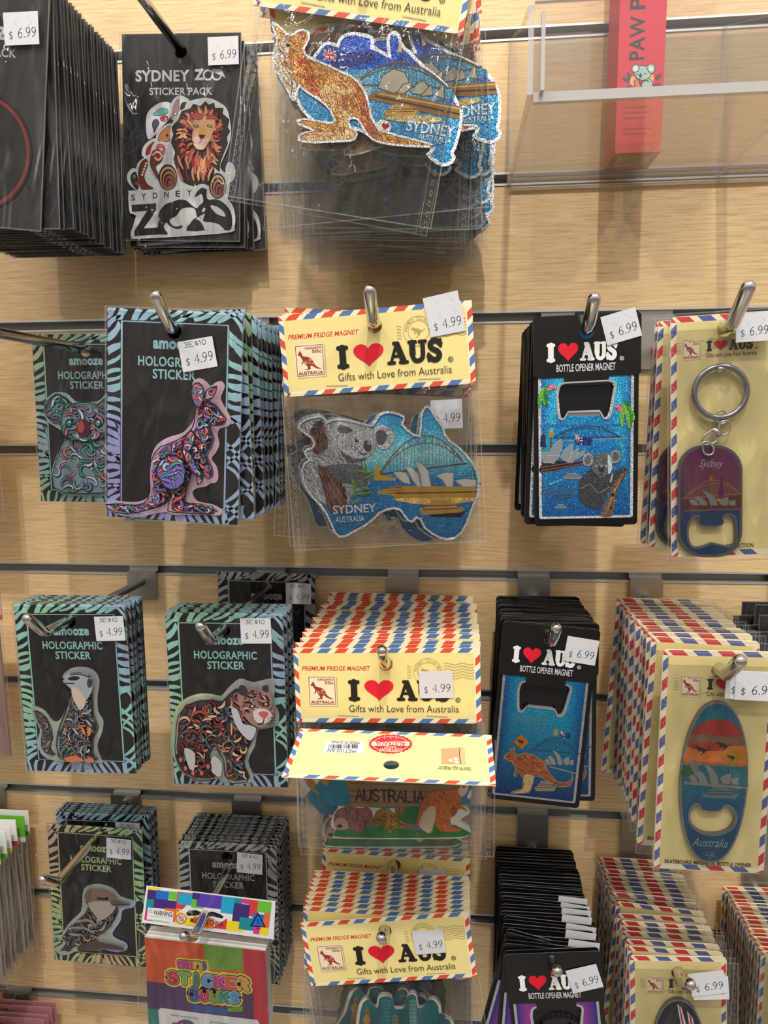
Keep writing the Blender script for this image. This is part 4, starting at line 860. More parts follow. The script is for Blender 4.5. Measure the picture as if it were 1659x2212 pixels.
def draw_opener_koala(fr):
    def d(a):
        a.y = -.0032
        inner, c2, cut = opener_body(a)
        a.face([inner, c2], grad([(16,112,190),(24,150,215),(50,190,226),(16,124,190),(10,104,168),(10,96,160),(8,80,146)], -.1102, .0036), 'glitter')
        a.use(fr.z(1130, 660, 4.515))
        a.poly([(430,1075),(440,1045),(470,1030),(700,1028),(730,1050),(738,1076)], (150,150,152), 'foil', sm=2)
        a.poly([(160,1160),(1010,1155),(1005,1180),(160,1190)], (30,110,170), 'glitter')
        bridge(a, 290, 1290, 930, 1278, 110, (36, 66, 100), 10, mat='glitter')
        a.stroke([(150,1330),(1010,1290)], 7, (170,176,180), 'foil')
        a.poly([(160,1375),(165,1280),(185,1250),(210,1270),(220,1380)], (20,40,70), 'glitter'); a.poly([(145,1415),(240,1390),(210,1415)], (90,170,60), 'glitter')
        a.stroke([(262,1400),(264,1220)], 16, (120,90,60), 'foil'); a.ell(266, 1250, 24, 34, (196,160,80), 'foil'); a.ell(266, 1222, 12, 14, (220,190,110), 'foil')
        flag(a, [(500,1255),(580,1285),(662,1300),(655,1365),(580,1358),(505,1345)])
        a.poly([(168,1555),(250,1500),(500,1530),(600,1490),(640,1530),(400,1580),(166,1632)], (40,26,32), 'glitter', sm=2)
        for y in (0, 30, 55): a.stroke([(168,1574+y),(400,1540+y),(610,1500+y)], 7, (150,120,110), 'foil', sm=3)
        for Q in ([(166,1432),(230,1425),(265,1470),(290,1530),(195,1530)], [(252,1440),(270,1390),(310,1340),(366,1302),(374,1350),(364,1410),(338,1462),(252,1460)], [(220,1462),(355,1462),(285,1540)], [(356,1480),(378,1430),(420,1380),(472,1343),(476,1400),(462,1460),(430,1525)], [(430,1525),(475,1430),(535,1380),(525,1440),(470,1530)], [(520,1440),(600,1405),(585,1450),(500,1500)]):
            a.poly(Q, (160, 170, 176), 'foil'); a.stroke(Q, 5, (206, 206, 206), 'foil', closed=True)
        ferry(a, 375, 1665, 195, 60, (150,160,168)); ferry(a, 298, 1955, 120, 42, (150,160,168)); a.stroke([(380,1690),(250,1740)], 22, (60,160,200), 'glitter', taper=True)
        a.text('S', 168, 1745, 215, 1838, (110,120,130), 'foil', .01); a.text('YDNEY', 222, 1780, 505, 1842, (110,120,130), 'foil', .005); a.text('AUSTRALIA', 262, 1848, 470, 1880, (90,104,118), 'foil')
        a.poly([(740,2040),(770,1960),(830,1820),(880,1700),(940,1630),(1000,1580),(995,1650),(940,1720),(900,1820),(860,2040)], (104,84,66), 'glitter', sm=2)
        a.stroke([(800,2020),(870,1820),(960,1640)], 14, (166,140,110), 'glitter', taper=True); a.ell(862,1840,16,20,(60,46,40),'foil'); a.ell(842,1970,14,12,(60,46,40),'foil')
        a.poly([(530,1800),(545,1700),(620,1620),(680,1570),(800,1600),(860,1640),(900,1600),(970,1575),(995,1600),(900,1680),(850,1760),(790,1850),(770,1920),(740,1972),(620,1960),(545,1890)], (58,58,64), 'glitter', sm=3)
        a.stroke([(560,1780),(640,1740),(700,1800),(740,1820),(830,1760)], 7, (150,150,154), 'foil', sm=3); a.stroke([(860,1640),(840,1720)], 16, (150,176,190), 'glitter', taper=True)
        a.poly([(660,1580),(660,1480),(730,1440),(820,1440),(870,1490),(870,1580),(810,1650),(755,1672),(700,1640)], (92,92,98), 'glitter', sm=3)
        a.poly([(815,1450),(850,1500),(850,1600),(820,1640),(815,1560)], (190,206,216), 'glitter', sm=3)
        for x, y in ((622,1500),(888,1470)): a.ell(x, y, 50, 66, (128,130,136), 'glitter', rot=.2); a.ell(x, y, 30, 42, (92,94,100), 'glitter', rot=.2); a.stroke([(x+48*math.cos(t), y+62*math.sin(t)) for t in [i*.5 for i in range(13)]], 5, (196,198,202), 'foil')
        for x in (702, 802): a.ell(x, 1560, 9, 9, (220,224,228), 'gloss'); a.ell(x, 1560, 6, 6, (16,16,18), 'gloss')
        a.ell(752, 1585, 30, 40, (40,44,52), 'gloss'); a.ell(752, 1560, 18, 14, (100,130,146), 'gloss'); a.stroke([(735,1640),(765,1640)], 8, (20,18,20), 'gloss')
        rnd = random.Random(2)
        for bx, by, n_, l_ in ((200,800,7,150),(960,950,9,190)):
            for i in range(n_): t = R(60+rnd.uniform(-70, 60)); q = l_*rnd.uniform(.5, 1.5); a.stroke([(bx,by),(bx+q*.4*math.cos(t)-10,by+q*.5*math.sin(t)),(bx+q*.5*math.cos(t),by+q*math.sin(t))], 40, rnd.choice([(60,150,60),(110,180,70),(40,120,50)]), 'glitter', taper=True, sm=3)
        for bx, by in ((265,800),(910,1000)):
            for i in range(5): a.ell(bx+rnd.uniform(-30,30), by+rnd.uniform(-30,30), 20, 16, rnd.choice([(220,60,90),(236,110,140)]), 'glitter')
        a.y -= .00001; a.stroke(c2, .0009, (206,208,212), 'foil', closed=True, local=True)
    return d
def draw_opener_kangaroo(fr):
    def d(a):
        a.y = -.0032; inner, c2, cut = opener_body(a, (150, 152, 156))
        a.face([inner, c2], grad([(8,84,150),(8,104,165),(16,130,175),(20,130,165),(10,70,120),(8,54,110),(8,44,100)], -.1102, .0036), 'glitter')
        a.use(fr.z(1000, 1200, 2.517)); ang = -fr.roll
        a.text('SYDNEY', 272, 862, 455, 908, (110,130,140), 'foil', .005); a.text('AUSTRALIA', 320, 920, 450, 948, (100,120,130), 'foil')
        bridge(a, 375, 1045, 624, 1066, 75, (30,80,100), 6, mat='glitter')
        a.stroke([(500,970),(503,925)], 10, (120,100,70), 'foil'); a.ell(501, 950, 13, 20, (176,150,96), 'foil'); flag(a, [(528,942),(555,955),(580,955),(576,985),(550,980),(527,975)])
        a.poly([(312,960),(356,1000),(318,1042),(272,1002)], (196,120,40), 'foil'); kang(a, 292, 985, 340, 1018, DARK, P=HOP)
        shells(a, 440, 1125, 158, 80, (150,160,160), lw=3); a.stroke([(470,1135),(612,1172)], 8, (150,150,146), 'foil'); ferry(a, 385, 1245, 120, 55, (150,140,120))
        K = [(220,1090),(232,1065),(255,1055),(252,1030),(265,1045),(272,1025),(280,1050),(285,1075),(330,1060),(385,1072),(440,1110),(465,1170),(510,1215),(560,1220),(590,1195),(588,1170),(596,1200),(575,1240),(520,1244),(460,1215),(420,1190),(385,1185),(375,1230),(355,1275),(262,1280),(262,1270),(320,1255),(325,1200),(300,1160),(285,1190),(275,1185),(285,1140),(262,1110),(240,1100)]
        L = a.ext(K, .0004, (150, 84, 46), mat='glitter', sm=3); fur(a, L, [(196,124,70),(110,56,30)], 80, 3, .003, .0005, -.6)
        a.poly([(330,1180),(380,1185),(375,1230),(350,1270),(265,1277),(325,1255)], (190,160,110), 'glitter', sm=3); a.stroke(L[::3], .0004, (170,160,140), 'foil', closed=True, local=True); a.ell(246,1080,5,5,DARK,'gloss')
        a.stroke(c2, .0009, (180,182,186), 'foil', closed=True, local=True)
    return d
def draw_opener_sunset(fr):
    def d(a):
        a.y = -.0032; inner, c2, cut = opener_body(a, (176, 178, 182))
        a.face([inner, c2], grad([(24,40,140),(60,50,160),(200,60,150),(236,130,90),(60,60,120),(20,40,110)], -.1102, .0036), 'glitter')
        a.T = None; a.ws = 1; bridge(a, -.02, -.055, .022, -.055, -.016, (40,30,60), .0008, mat='glitter'); shells(a, -.02, -.075, .036, -.016, (170,150,150), lw=.0003)
        a.stroke(c2, .0009, (206,208,212), 'foil', closed=True, local=True)
    return d
# ---------------------------------------------------------------- zoo sticker pack (black card, loose die-cut stickers)
ZW, ZH, ZT = .0877, .1418, .0125
def zoo_card_mesh(fr, text=True):
    a = Art(0); a.ext([(-ZW/2, ZT-ZH), (ZW/2, ZT-ZH), (ZW/2, ZT), (-ZW/2, ZT)], .0006, (52, 51, 54), (26, 26, 28), mat='gloss', holes=[circ(0, 0, .0044)], local=True)
    k = ZW/258
    def X(p): return (p-392)*k
    def Z(p): return ZT-(p-72)*k
    W_ = (232, 232, 236)
    a.text('SYDNEY', X(292), Z(166), X(410), Z(143), W_, bold=.03, local=True)
    a.text('Z', X(420), Z(164), X(442), Z(142), W_, bold=.05, local=True)
    for cx in (450, 469):
        a.stroke([(X(cx)+.0032*math.cos(t), Z(154)+.0032*math.sin(t)) for t in [R(40+i*28) for i in range(12)]], .0012, W_, local=True)
    a.poly([(X(455),Z(146)),(X(462),Z(140)),(X(480),Z(144)),(X(488),Z(160)),(X(478),Z(155)),(X(466),Z(150))], W_)
    a.text('STICKER PACK', X(322), Z(193), X(460), Z(178), (222,222,226), bold=.025, local=True)
    for lx, lz, s_, r in ((-.037, -.045, .014, 1.2), (-.036, -.062, .01, .6), (.036, -.095, .012, 2), (.037, -.114, .009, 1.4)):
        P = [(lx+s_*(math.cos(r)*u-math.sin(r)*v), lz+s_*(math.sin(r)*u+math.cos(r)*v)) for u, v in ((-1,0),(-.4,.35),(.4,.3),(1,0),(.4,-.3),(-.4,-.35))]
        P = [(min(max(p[0], -ZW/2+.001), ZW/2-.001), p[1]) for p in P]
        a.stroke(P, .0003, (84, 98, 100), closed=True, sm=3, local=True)
        for q in (-.5, 0, .5): a.stroke([(lx+s_*q*math.cos(r), lz+s_*q*math.sin(r)), (min(max(lx+s_*(math.cos(r)*(q+.3)-math.sin(r)*.2), -ZW/2+.001), ZW/2-.001), lz+s_*(math.sin(r)*(q+.3)+math.cos(r)*.2))], .0002, (84, 98, 100), local=True)
    return a
ZC = None
def zoo_pack(fr, label, kind, lab, group=None):
    global ZC
    root = empty('sticker_pack', fr.mat(), label, 'sticker pack', group)
    if ZC is None: ZC = zoo_card_mesh(fr).build('backing_card', root)
    else: h = ZC.copy(); COL.objects.link(h); h.parent = root
    WH = (232, 232, 234)
    if kind == 'lion':
        Tz = fr.z(260, 200, 5.53); LC = [(206,82,68),(226,118,92),(232,160,120),(150,48,52),(238,190,140)]
        a = Art(-.0007).use(Tz)
        for O in ([(335,560),(310,360),(340,230),(450,140),(560,115),(620,160),(600,300),(500,420),(430,500)], [(600,250),(600,160),(650,70),(720,38),(800,70),(830,120),(760,260),(640,340)], [(430,520),(500,430),(600,370),(660,420),(650,600),(560,640),(450,640)], [(265,760),(280,650),(360,570),(430,560),(460,700),(380,800)], [(250,1170),(195,1000),(210,850),(300,780),(360,780),(440,1000),(440,1160)], [(180,1160),(100,1080),(85,990),(130,920),(190,915),(230,1040),(240,1165)], [(1260,900),(1310,830),(1370,900),(1375,1000),(1320,1080),(1270,1060)]):
            a.ext(O, .0004, WH, mat='gloss', sm=3)
        for P, c in (([(395,270),(440,220),(500,190),(560,200),(570,250),(480,280)], (110,190,190)), ([(480,310),(540,280),(572,300),(565,340),(510,350)], (214,60,100)), ([(385,370),(430,320),(470,370),(430,440),(410,480)], (96,76,110)), ([(620,290),(640,160),(700,85),(700,220),(650,300)], (226,170,180)), ([(720,210),(740,130),(800,125),(780,180)], (50,30,32)), ([(460,580),(490,480),(600,400),(595,560),(560,590)], (226,150,90)), ([(310,750),(330,660),(410,590),(405,660),(370,720)], (180,60,66)), ([(240,1130),(220,960),(260,830),(320,800),(330,880),(290,1000),(330,1100),(400,1150),(300,1165)], (120,50,34)), ([(215,1165),(150,1100),(130,1000),(185,950),(215,1050)], (32,30,44))):
            a.poly(P, c, 'gloss', sm=3); a.stroke(P, 5, (24,20,22), 'gloss', closed=True, sm=3)
        for y in range(5): a.ell(315-y*12, 850+y*34, 14, 14, (230,225,220), 'gloss')
        a.ell(565, 515, 14, 18, (30,20,18), 'gloss'); a.ell(205,1085,22,24,(206,50,80),'gloss'); a.stroke(circ(170,1010,16), 5, (200,200,210), 'gloss', closed=True)
        a.build('animal_stickers', root)
        a = Art(-.0012).use(Tz)
        a.ext([(600,600),(600,480),(660,300),(760,220),(800,130),(900,90),(1040,70),(1160,110),(1270,190),(1310,320),(1330,480),(1300,640),(1250,760),(1200,900),(1270,980),(1310,1080),(1300,1220),(1260,1310),(1100,1290),(900,1160),(450,1170),(450,1060),(400,980),(345,900),(350,800),(390,640),(450,590),(540,600),(570,620)], .0005, WH, mat='gloss', sm=3)
        mane = [(1020,110),(1060,150),(1130,130),(1140,190),(1240,190),(1230,260),(1310,330),(1290,420),(1320,470),(1280,540),(1290,620),(1240,740),(1200,860),(1190,960),(1130,900),(1130,1000),(1080,1110),(980,1150),(850,1120),(740,1060),(680,920),(640,800),(660,720),(610,600),(640,510),(620,420),(700,330),(740,230),(840,200),(880,140),(960,170)]
        L = a.poly(mane, (44, 26, 26), 'gloss', sm=2)
        rnd = random.Random(8)
        for i in range(150):
            t = rnd.uniform(0, 6.28); r0 = rnd.uniform(.3, .62); r1 = r0+rnd.uniform(.18, .36); c0 = (960, 520)
            f = lambda r, t: (c0[0]+r*330*math.cos(t), c0[1]+r*(440 if math.sin(t) < 0 else 620)*math.sin(t))
            P = [f(r0, t), f((r0+r1)/2, t+.12), f(r1, t+.06)]
            if all(inside(a.T(p), L) for p in P): a.stroke(P, rnd.uniform(18, 34), rnd.choice(LC), 'gloss', taper=True, sm=4)
        for x in (700, 800, 880, 960, 1040, 1120):
            for y in (760, 900): a.stroke([(x, y), (x+(920-x)*.15-12, y+80), (x+(920-x)*.3, y+170)], 26, rnd.choice(LC), 'gloss', taper=True, sm=4)
        a.poly([(900,330),(960,290),(1040,300),(1120,300),(1150,380),(1120,480),(1080,590),(1000,690),(920,680),(870,560),(880,440)], (232,176,132), 'gloss', sm=3)
        for P in ([(860,300),(920,250),(1000,300),(960,340),(900,330)], [(1040,330),(1080,290),(1160,300),(1190,360),(1120,330)]): a.poly(P, (206,84,66), 'gloss', sm=3); a.stroke(P, 6, (40,20,20), 'gloss', closed=True, sm=3)
        a.poly([(945,520),(960,440),(1000,400),(1040,450),(1045,510),(1000,540)], (226,172,84), 'gloss', sm=3); a.poly([(950,520),(1030,525),(980,570)], (40,24,24), 'gloss', sm=2)
        a.poly([(870,570),(930,530),(975,580),(1060,560),(1060,600),(980,640),(900,610)], (234,196,190), 'gloss', sm=3); a.stroke([(978,565),(978,600),(940,620)], 6, (40,24,24), 'gloss'); a.poly([(885,620),(980,645),(1040,630),(1010,690),(930,690)], (240,214,190), 'gloss', sm=3)
        for x in (915, 1080): a.ell(x, 415, 34, 18, (40,24,24), 'gloss', rot=.2); a.ell(x, 415, 18, 12, (200,180,90), 'gloss')
        for cx, cy, rx in ((580,1020,110),(1170,1120,100)):
            for i, c in enumerate([(30,20,20),(238,196,120),(30,20,20),(226,140,90),(30,20,20),(206,82,70),(30,20,20),(180,60,60)]): a.ell(cx+i*4, cy+i*10, rx-i*12-(3 if i % 2 else 0), (150-i*17), c, 'gloss')
        for P in ([(470,1040),(400,930),(370,850),(400,720),(470,690),(520,740),(500,820),(430,880),(470,1000)],): a.poly(P, (120,50,40), 'gloss', sm=3); a.stroke(P, 6, (30,20,20), 'gloss', closed=True, sm=3)
        a.stroke(smooth([(440,700),(470,640),(530,650),(530,710),(480,720)], 4, False), 22, (200,90,76), 'gloss'); a.stroke(smooth([(400,760),(460,720),(510,770),(470,820),(430,790)], 4, False), 20, (226,180,150), 'gloss')
        a.build('lion_sticker', root)
        a = Art(-.0017).use(Tz)
        a.ext([(110,1200),(150,1178),(600,1160),(880,1130),(940,1110),(1000,1100),(1070,1130),(1080,1190),(1110,1220),(1240,1240),(1340,1340),(1382,1480),(1370,1620),(1330,1675),(900,1715),(200,1755),(150,1740),(135,1680),(200,1480),(130,1450),(110,1330)], .0005, WH, mat='gloss', sm=2)
        BK = (38, 37, 40)
        a.text('S', 140, 1228, 188, 1296, BK, bold=.02)
        for i, ch in enumerate('YDNEY'): x = 262+i*136; a.text(ch, x, 1216-i*11, x+56, 1284-i*11, BK, bold=.02)
        a.poly([(147,1350),(440,1330),(440,1420),(290,1630),(465,1618),(505,1700),(180,1722),(180,1660),(330,1420),(150,1432)], BK)
        a.poly([(460,1600),(470,1450),(540,1350),(640,1310),(720,1285),(800,1300),(860,1350),(920,1390),(960,1350),(1000,1310),(985,1230),(960,1225),(895,1260),(930,1190),(975,1150),(1010,1150),(1045,1170),(1040,1200),(1055,1285),(1170,1285),(1280,1360),(1340,1480),(1330,1640),(1240,1645),(1200,1590),(1110,1560),(1010,1570),(985,1470),(930,1500),(900,1400),(830,1380),(740,1400),(680,1480),(600,1530),(640,1600),(720,1600),(775,1550),(760,1610),(690,1640),(600,1600),(560,1560),(530,1620),(580,1700),(470,1690)], BK, sm=3)
        a.poly([(1085,1360),(1160,1370),(1240,1430),(1260,1490),(1150,1450)], WH, sm=3); a.poly([(800,1660),(850,1560),(920,1500),(980,1570),(1030,1650)], BK, sm=2)
        a.ell(685, 1395, 9, 9, WH); a.ell(1005, 1410, 16, 30, WH, rot=.5)
        a.poly([(690,1480),(720,1440),(780,1395),(850,1400),(890,1470),(885,1520),(850,1530),(840,1580),(770,1620),(720,1560),(680,1510)], WH, sm=3)
        a.poly([(915,1520),(960,1490),(985,1470),(1020,1460),(1000,1510),(1010,1550),(1110,1560),(1200,1600),(1240,1650),(1040,1655),(1000,1600),(960,1540)], WH, sm=3); a.ell(966, 1508, 6, 6, BK)
        a.build('logo_sticker', root)
    else:
        a = Art(-.0007)
        for r, c in ((.036, (24,22,24)), (.0345, (150,46,40)), (.0325, (30,29,31))): a.ext(circ(0, -.085, r, 40), .0003, c, mat='gloss', local=True)
        a.build('round_sticker', root)
    sleeve(root, -ZW/2-.001, ZT-ZH-.001, ZW/2+.001, ZT+.001, -.0026, hole=(0, 0, .005), mat='film')
    if lab: price(root, lab[0], lab[1], lab[2], '6.99', -.003, w_=.0222, h_=.0186)
    return root
# ---------------------------------------------------------------- key ring card and oval opener card
def key_pack(fr, label, group=None, lab=True):
    W_, H_, T_ = .0585, .137, .0085
    root = empty('key_ring_pack', fr.mat(), label, 'key ring', group)
    a = air_card(W_, H_, T_, .0118); a.use(fr.z(1380, 620, 3.688))
    l = a.T((350, 425)); T0, w0 = a.T, a.ws; a.T = None; a.ws = 1
    air_logo(a, 0, l[0]-.001, l[1]+.001, .0435)
    a.use((T0, w0)); a.text('COLLECTION', 690, 2040, 915, 2075, (90,80,50), bold=.01)
    a.build('backing_card', root)
    a = Art(-.003).use(fr.z(1380, 620, 3.688))
    O = rrect(300, 1260, 810, 2145, 200, 8)
    O = [((p[0]-555)*1.0+553+(p[1]-1700)*-.005, p[1]) for p in O]
    C_ = [(385,1990),(390,1890),(420,1840),(470,1830),(480,1895),(640,1895),(650,1830),(700,1815),(745,1850),(750,2010),(720,2055),(640,2045),(570,2030),(500,2055),(420,2058)]
    CS = smooth([a.T(p) for p in C_], 3)
    a.ext(a.tp(O), .0024, (110,108,112), (96,94,96), 'foil', holes=[CS], local=True)
    cx = sum(p[0] for p in CS)/len(CS); cz = sum(p[1] for p in CS)/len(CS); C2 = [(cx+(p[0]-cx)*1.07, cz+(p[1]-cz)*1.1) for p in CS]
    I_ = [((p[0]-553)*.92+553, (p[1]-1702)*.95+1702) for p in O]
    zt, zm, zb = a.T((0,1290))[1], a.T((0,1765))[1], a.T((0,2130))[1]
    a.face([a.tp(I_), C2], lambda x, z: grad([(92,30,84),(96,44,64),(110,70,60)], zm, zt)(x, z) if z > zm else (16, 52, 92), 'gloss')
    a.poly([(372,1370),(420,1315),(490,1295),(620,1290),(700,1310),(755,1360),(785,1440),(792,1765),(345,1775),(342,1440)], grad([(96,28,88),(100,44,66),(96,66,58)], zm, zt), 'gloss', sm=0)
    bridge(a, 350, 1680, 790, 1640, 125, (176,110,76), 7); a.poly([(347,1690),(795,1660),(795,1760),(347,1772)], (110,60,44), 'foil'); a.stroke([(345,1778),(792,1762)], 7, (150,120,130), 'foil')
    a.stroke([(560,1760),(560,1520)], 9, (150,96,60), 'foil'); a.ell(560,1520,16,22,(170,110,70),'foil'); a.poly([(620,1660),(635,1500),(650,1500),(660,1660)], (80,30,70), 'gloss')
    shells(a, 385, 1735, 370, 120, (150,146,146), lw=4); a.ell(620, 1690, 22, 10, (200,150,60), 'foil')
    a.text('Sydney', 470, 1368, 655, 1455, (190,168,180), 'foil', shear=.35, rot=-.04)
    a.text('AUSTRALIA', 488, 1802, 640, 1822, (60,84,120), 'foil'); a.stroke(C2, .0006, (120,124,132), 'foil', closed=True, local=True)
    a.build('opener_tag', root)
    T = a.T; c = T((632, 838)); r = .0142
    def P3(p, y): q = T(p); return (q[0], y, q[1])
    def ring(name, rr, th, y, pr=None):
        return tube(name, [(c[0]+rr*math.cos(t), y, c[1]+rr*math.sin(t)) for t in [2*math.pi*i/40 for i in range(40)]], th, 'gunmetal', root, closed=True, n=10)
    q = ring('split_ring', r, .0016, -.0036)
    tube('ring_clamp', [P3((603, 660), -.0034), P3((663, 655), -.0034)], .0019, 'chrome', q)
    def loop(pts, y, th): return [P3(p, y) for p in smooth(pts, 4)]
    ch = tube('swivel_chain', loop([(620,985),(660,990),(680,1040),(660,1085),(620,1080),(598,1030)], -.0036, .0), .0006, 'chrome', root, closed=True, n=8)
    tube('link', loop([(640,1075),(690,1070),(712,1110),(690,1160),(640,1180),(610,1150)], -.0038, 0), .0006, 'chrome', ch, closed=True, n=8)
    tube('link', loop([(600,1130),(545,1150),(490,1200),(495,1250),(545,1250),(600,1220)], -.004, 0), .0006, 'chrome', ch, closed=True, n=8)
    tube('swivel', [P3((575, 1130), -.004), P3((625, 1180), -.004)], .0018, 'chrome', ch)
    tube('link', loop([(490,1240),(540,1235),(575,1290),(560,1330),(510,1330),(488,1290)], -.0042, 0), .0007, 'chrome', ch, closed=True, n=8)
    sleeve(root, -W_/2-.0036, T_-H_-.002, W_/2+.0022, T_+.001, -.0062, mat='film', perf=True, name='clear_bag')
    if lab:
        q = fr.z(1380, 620, 3.688)[0]((874, 330)); price(root, q[0], q[1], .01, '6.99', -.0066, w_=.0185, h_=.0155)
    return root
SW, SH, ST = .0625, .134, .0118
def oval_opener(fr, style):
    a = Art(-.003); cx, cz, rx, rz = -.0005, -.0663, .0187, .0492
    O = [(cx+rx*math.copysign(abs(math.cos(t))**.9, math.cos(t)), cz+rz*math.sin(t)) for t in [2*math.pi*i/48 for i in range(48)]]
    hx, hz = cx+.0003, cz-.0222
    C_ = smooth([(hx+u*.8, hz+v*.86) for u, v in ((-.0155, .003), (-.013, .0095), (-.009, .0098), (-.0065, .0062), (.004, .0062), (.0075, .0098), (.012, .009), (.0155, .002), (.012, -.006), (.004, -.0095), (-.006, -.0092), (-.0135, -.004))], 3)
    a.ext(O, .0024, (140,142,146), (110,110,112), 'foil', holes=[C_], local=True)
    I_ = [(cx+(p[0]-cx)*.95, cz+(p[1]-cz)*.975) for p in O]; C2 = [(hx+(p[0]-hx)*1.08, hz+(p[1]-hz)*1.1) for p in C_]
    if style == 'skate':
        a.face([I_, C2], grad([(10,90,120),(20,110,130),(150,90,40),(190,110,40),(20,110,130),(16,90,126),(12,84,120),(10,74,112),(12,78,112)], cz-rz, cz+rz), 'glitter')
        def Q(x, z): return (cx+x*rx, cz+z*rz)
        def pl(pts, c, m_='gloss', sm=3): a.poly([Q(*p) for p in pts], c, m_, sm=sm)
        a.T = None; a.ws = 1
        pl([(-.72,.6),(-.5,.72),(-.2,.78),(.3,.78),(.6,.7),(.76,.6),(.4,.58),(-.3,.6)], (150,40,34)); pl([(-.76,.58),(.78,.58),(.84,.46),(-.84,.46)], (120,84,56), sm=0)
        pl([(-.86,.44),(.86,.48),(.93,.3),(-.93,.3)], (196,110,30), sm=0); pl([(-.8,.47),(0,.5),(.2,.42),(-.5,.4)], (150,50,30)); pl([(-.9,.34),(.9,.3),(.92,.26),(-.92,.26)], (206,110,60), sm=0)
        for x, z in ((-.62, .34), (.0, .4)):
            a.poly([(cx+rx*(x+p[0]*.5), cz+rz*(z+p[1]*.13)) for p in HOP], DARK, 'gloss', sm=2)
        d = Q(.5, .33); a.poly([(d[0]-.0058, d[1]), (d[0], d[1]+.0058), (d[0]+.0058, d[1]), (d[0], d[1]-.0058)], (196,150,40), 'foil'); a.poly([(d[0]-.0035+p[0]*.007, d[1]-.002+p[1]*.004) for p in HOP], DARK, 'gloss', sm=2)
        a.rect(d[0]-.005, d[1]-.0105, d[0]+.0045, d[1]-.0068, (196,150,40), 'foil')
        pl([(-.95,.22),(.95,.22),(.97,.02),(-.97,.02)], (24,110,126), 'glitter', 0); pl([(-.72,.06),(-.72,.26),(-.62,.3),(-.5,.24),(-.5,.06)], (140,146,140), 'foil', 0); pl([(-.96,.16),(-.75,.2),(-.6,.1),(-.95,.08)], (50,90,50), 'gloss')
        bridge(a, cx-.4*rx, cz+.1*rz, cx+.95*rx, cz+.0*rz, -.0085, (40,120,130), .0007, mat='glitter')
        shells(a, cx-.78*rx, cz+.0*rz, 1.5*rx, -.0125, (150,156,156), lw=.0003); pl([(-.9,.02),(.95,-.02),(.95,-.05),(-.9,-.02)], (150,150,146), 'foil', 0)
        a.T = None; ferry(a, cx-.35*rx, cz-.12*rz, .021, -.007, (110,140,140), l=(40,60,70))
        a.text('Australia', cx-.0098, cz-.0388, cx+.0098, cz-.0335, (166,184,192), 'foil', shear=.3)
        a.text('DOWN UNDER', cx-.0075, cz-.0408, cx+.0075, cz-.0394, (70,110,140), 'foil'); a.text('I\u2665', cx-.0035, cz-.0481, cx+.002, cz-.0462, (160,176,186), 'foil') if False else a.text('I v', cx-.002, cz-.043, cx+.002, cz-.0417, (150,170,180), 'foil')
        a.text('AUS.', cx-.003, cz-.0446, cx+.003, cz-.0434, (160,176,186), 'foil')
    else:
        a.face([I_, C2], (26,30,40), 'glitter')
        for P, c in (([(-.05,.96),(.1,.9),(.5,.3),(.2,.3)], (226,226,230)), ([(.0,.94),(.06,.9),(.36,.3),(.26,.3)], (190,40,56)), ([(.3,.86),(.5,.75),(.75,.3),(.5,.3)], (226,226,230)), ([(.36,.82),(.46,.76),(.66,.3),(.56,.3)], (190,40,56)), ([(-.5,.5),(.9,.36),(.9,.28),(-.6,.3)], (190,40,56))):
            a.poly([(cx+x*rx*.95, cz+z*rz*.97) for x, z in P], c, 'gloss')
    a.stroke(C2, .0007, (150,152,156), 'foil', closed=True, local=True)
    return a
AIR = {}
def oval_pack(fr, label, style='skate', lab=((.0205, -.0075, .0),), group=None, bluecard=False):
    root = empty('oval_bottle_opener_pack', fr.mat(), label, 'bottle opener', group)
    k = (style, bluecard)
    if k not in AIR:
        a = air_card(SW, SH, ST, .0135, RED if bluecard else (208, 62, 70), (74, 104, 150) if bluecard else (92, 104, 160))
        air_logo(a, 0, -.0215, -.0024, .0485)
        a.text('SKATEBOARD MAGNETIC BOTTLE OPENER', -.025, ST-SH+.0038, .024, ST-SH+.0062, (60,52,34), bold=.015)
        AIR[k] = (a.build('backing_card', root), oval_opener(fr, style).build('bottle_opener', root),
                  sleeve(root, -SW/2-.002, ST-SH-.0025, SW/2+.0055, ST+.0008, -.006, mat='film', perf=True, name='clear_bag'))
    else:
        for q in AIR[k]: h = q.copy(); COL.objects.link(h); h.parent = root
    for i, l in enumerate(lab): price(root, l[0], l[1], l[2], '6.99', -.0066-.0004*i, w_=.0225, h_=.0165)
    return root
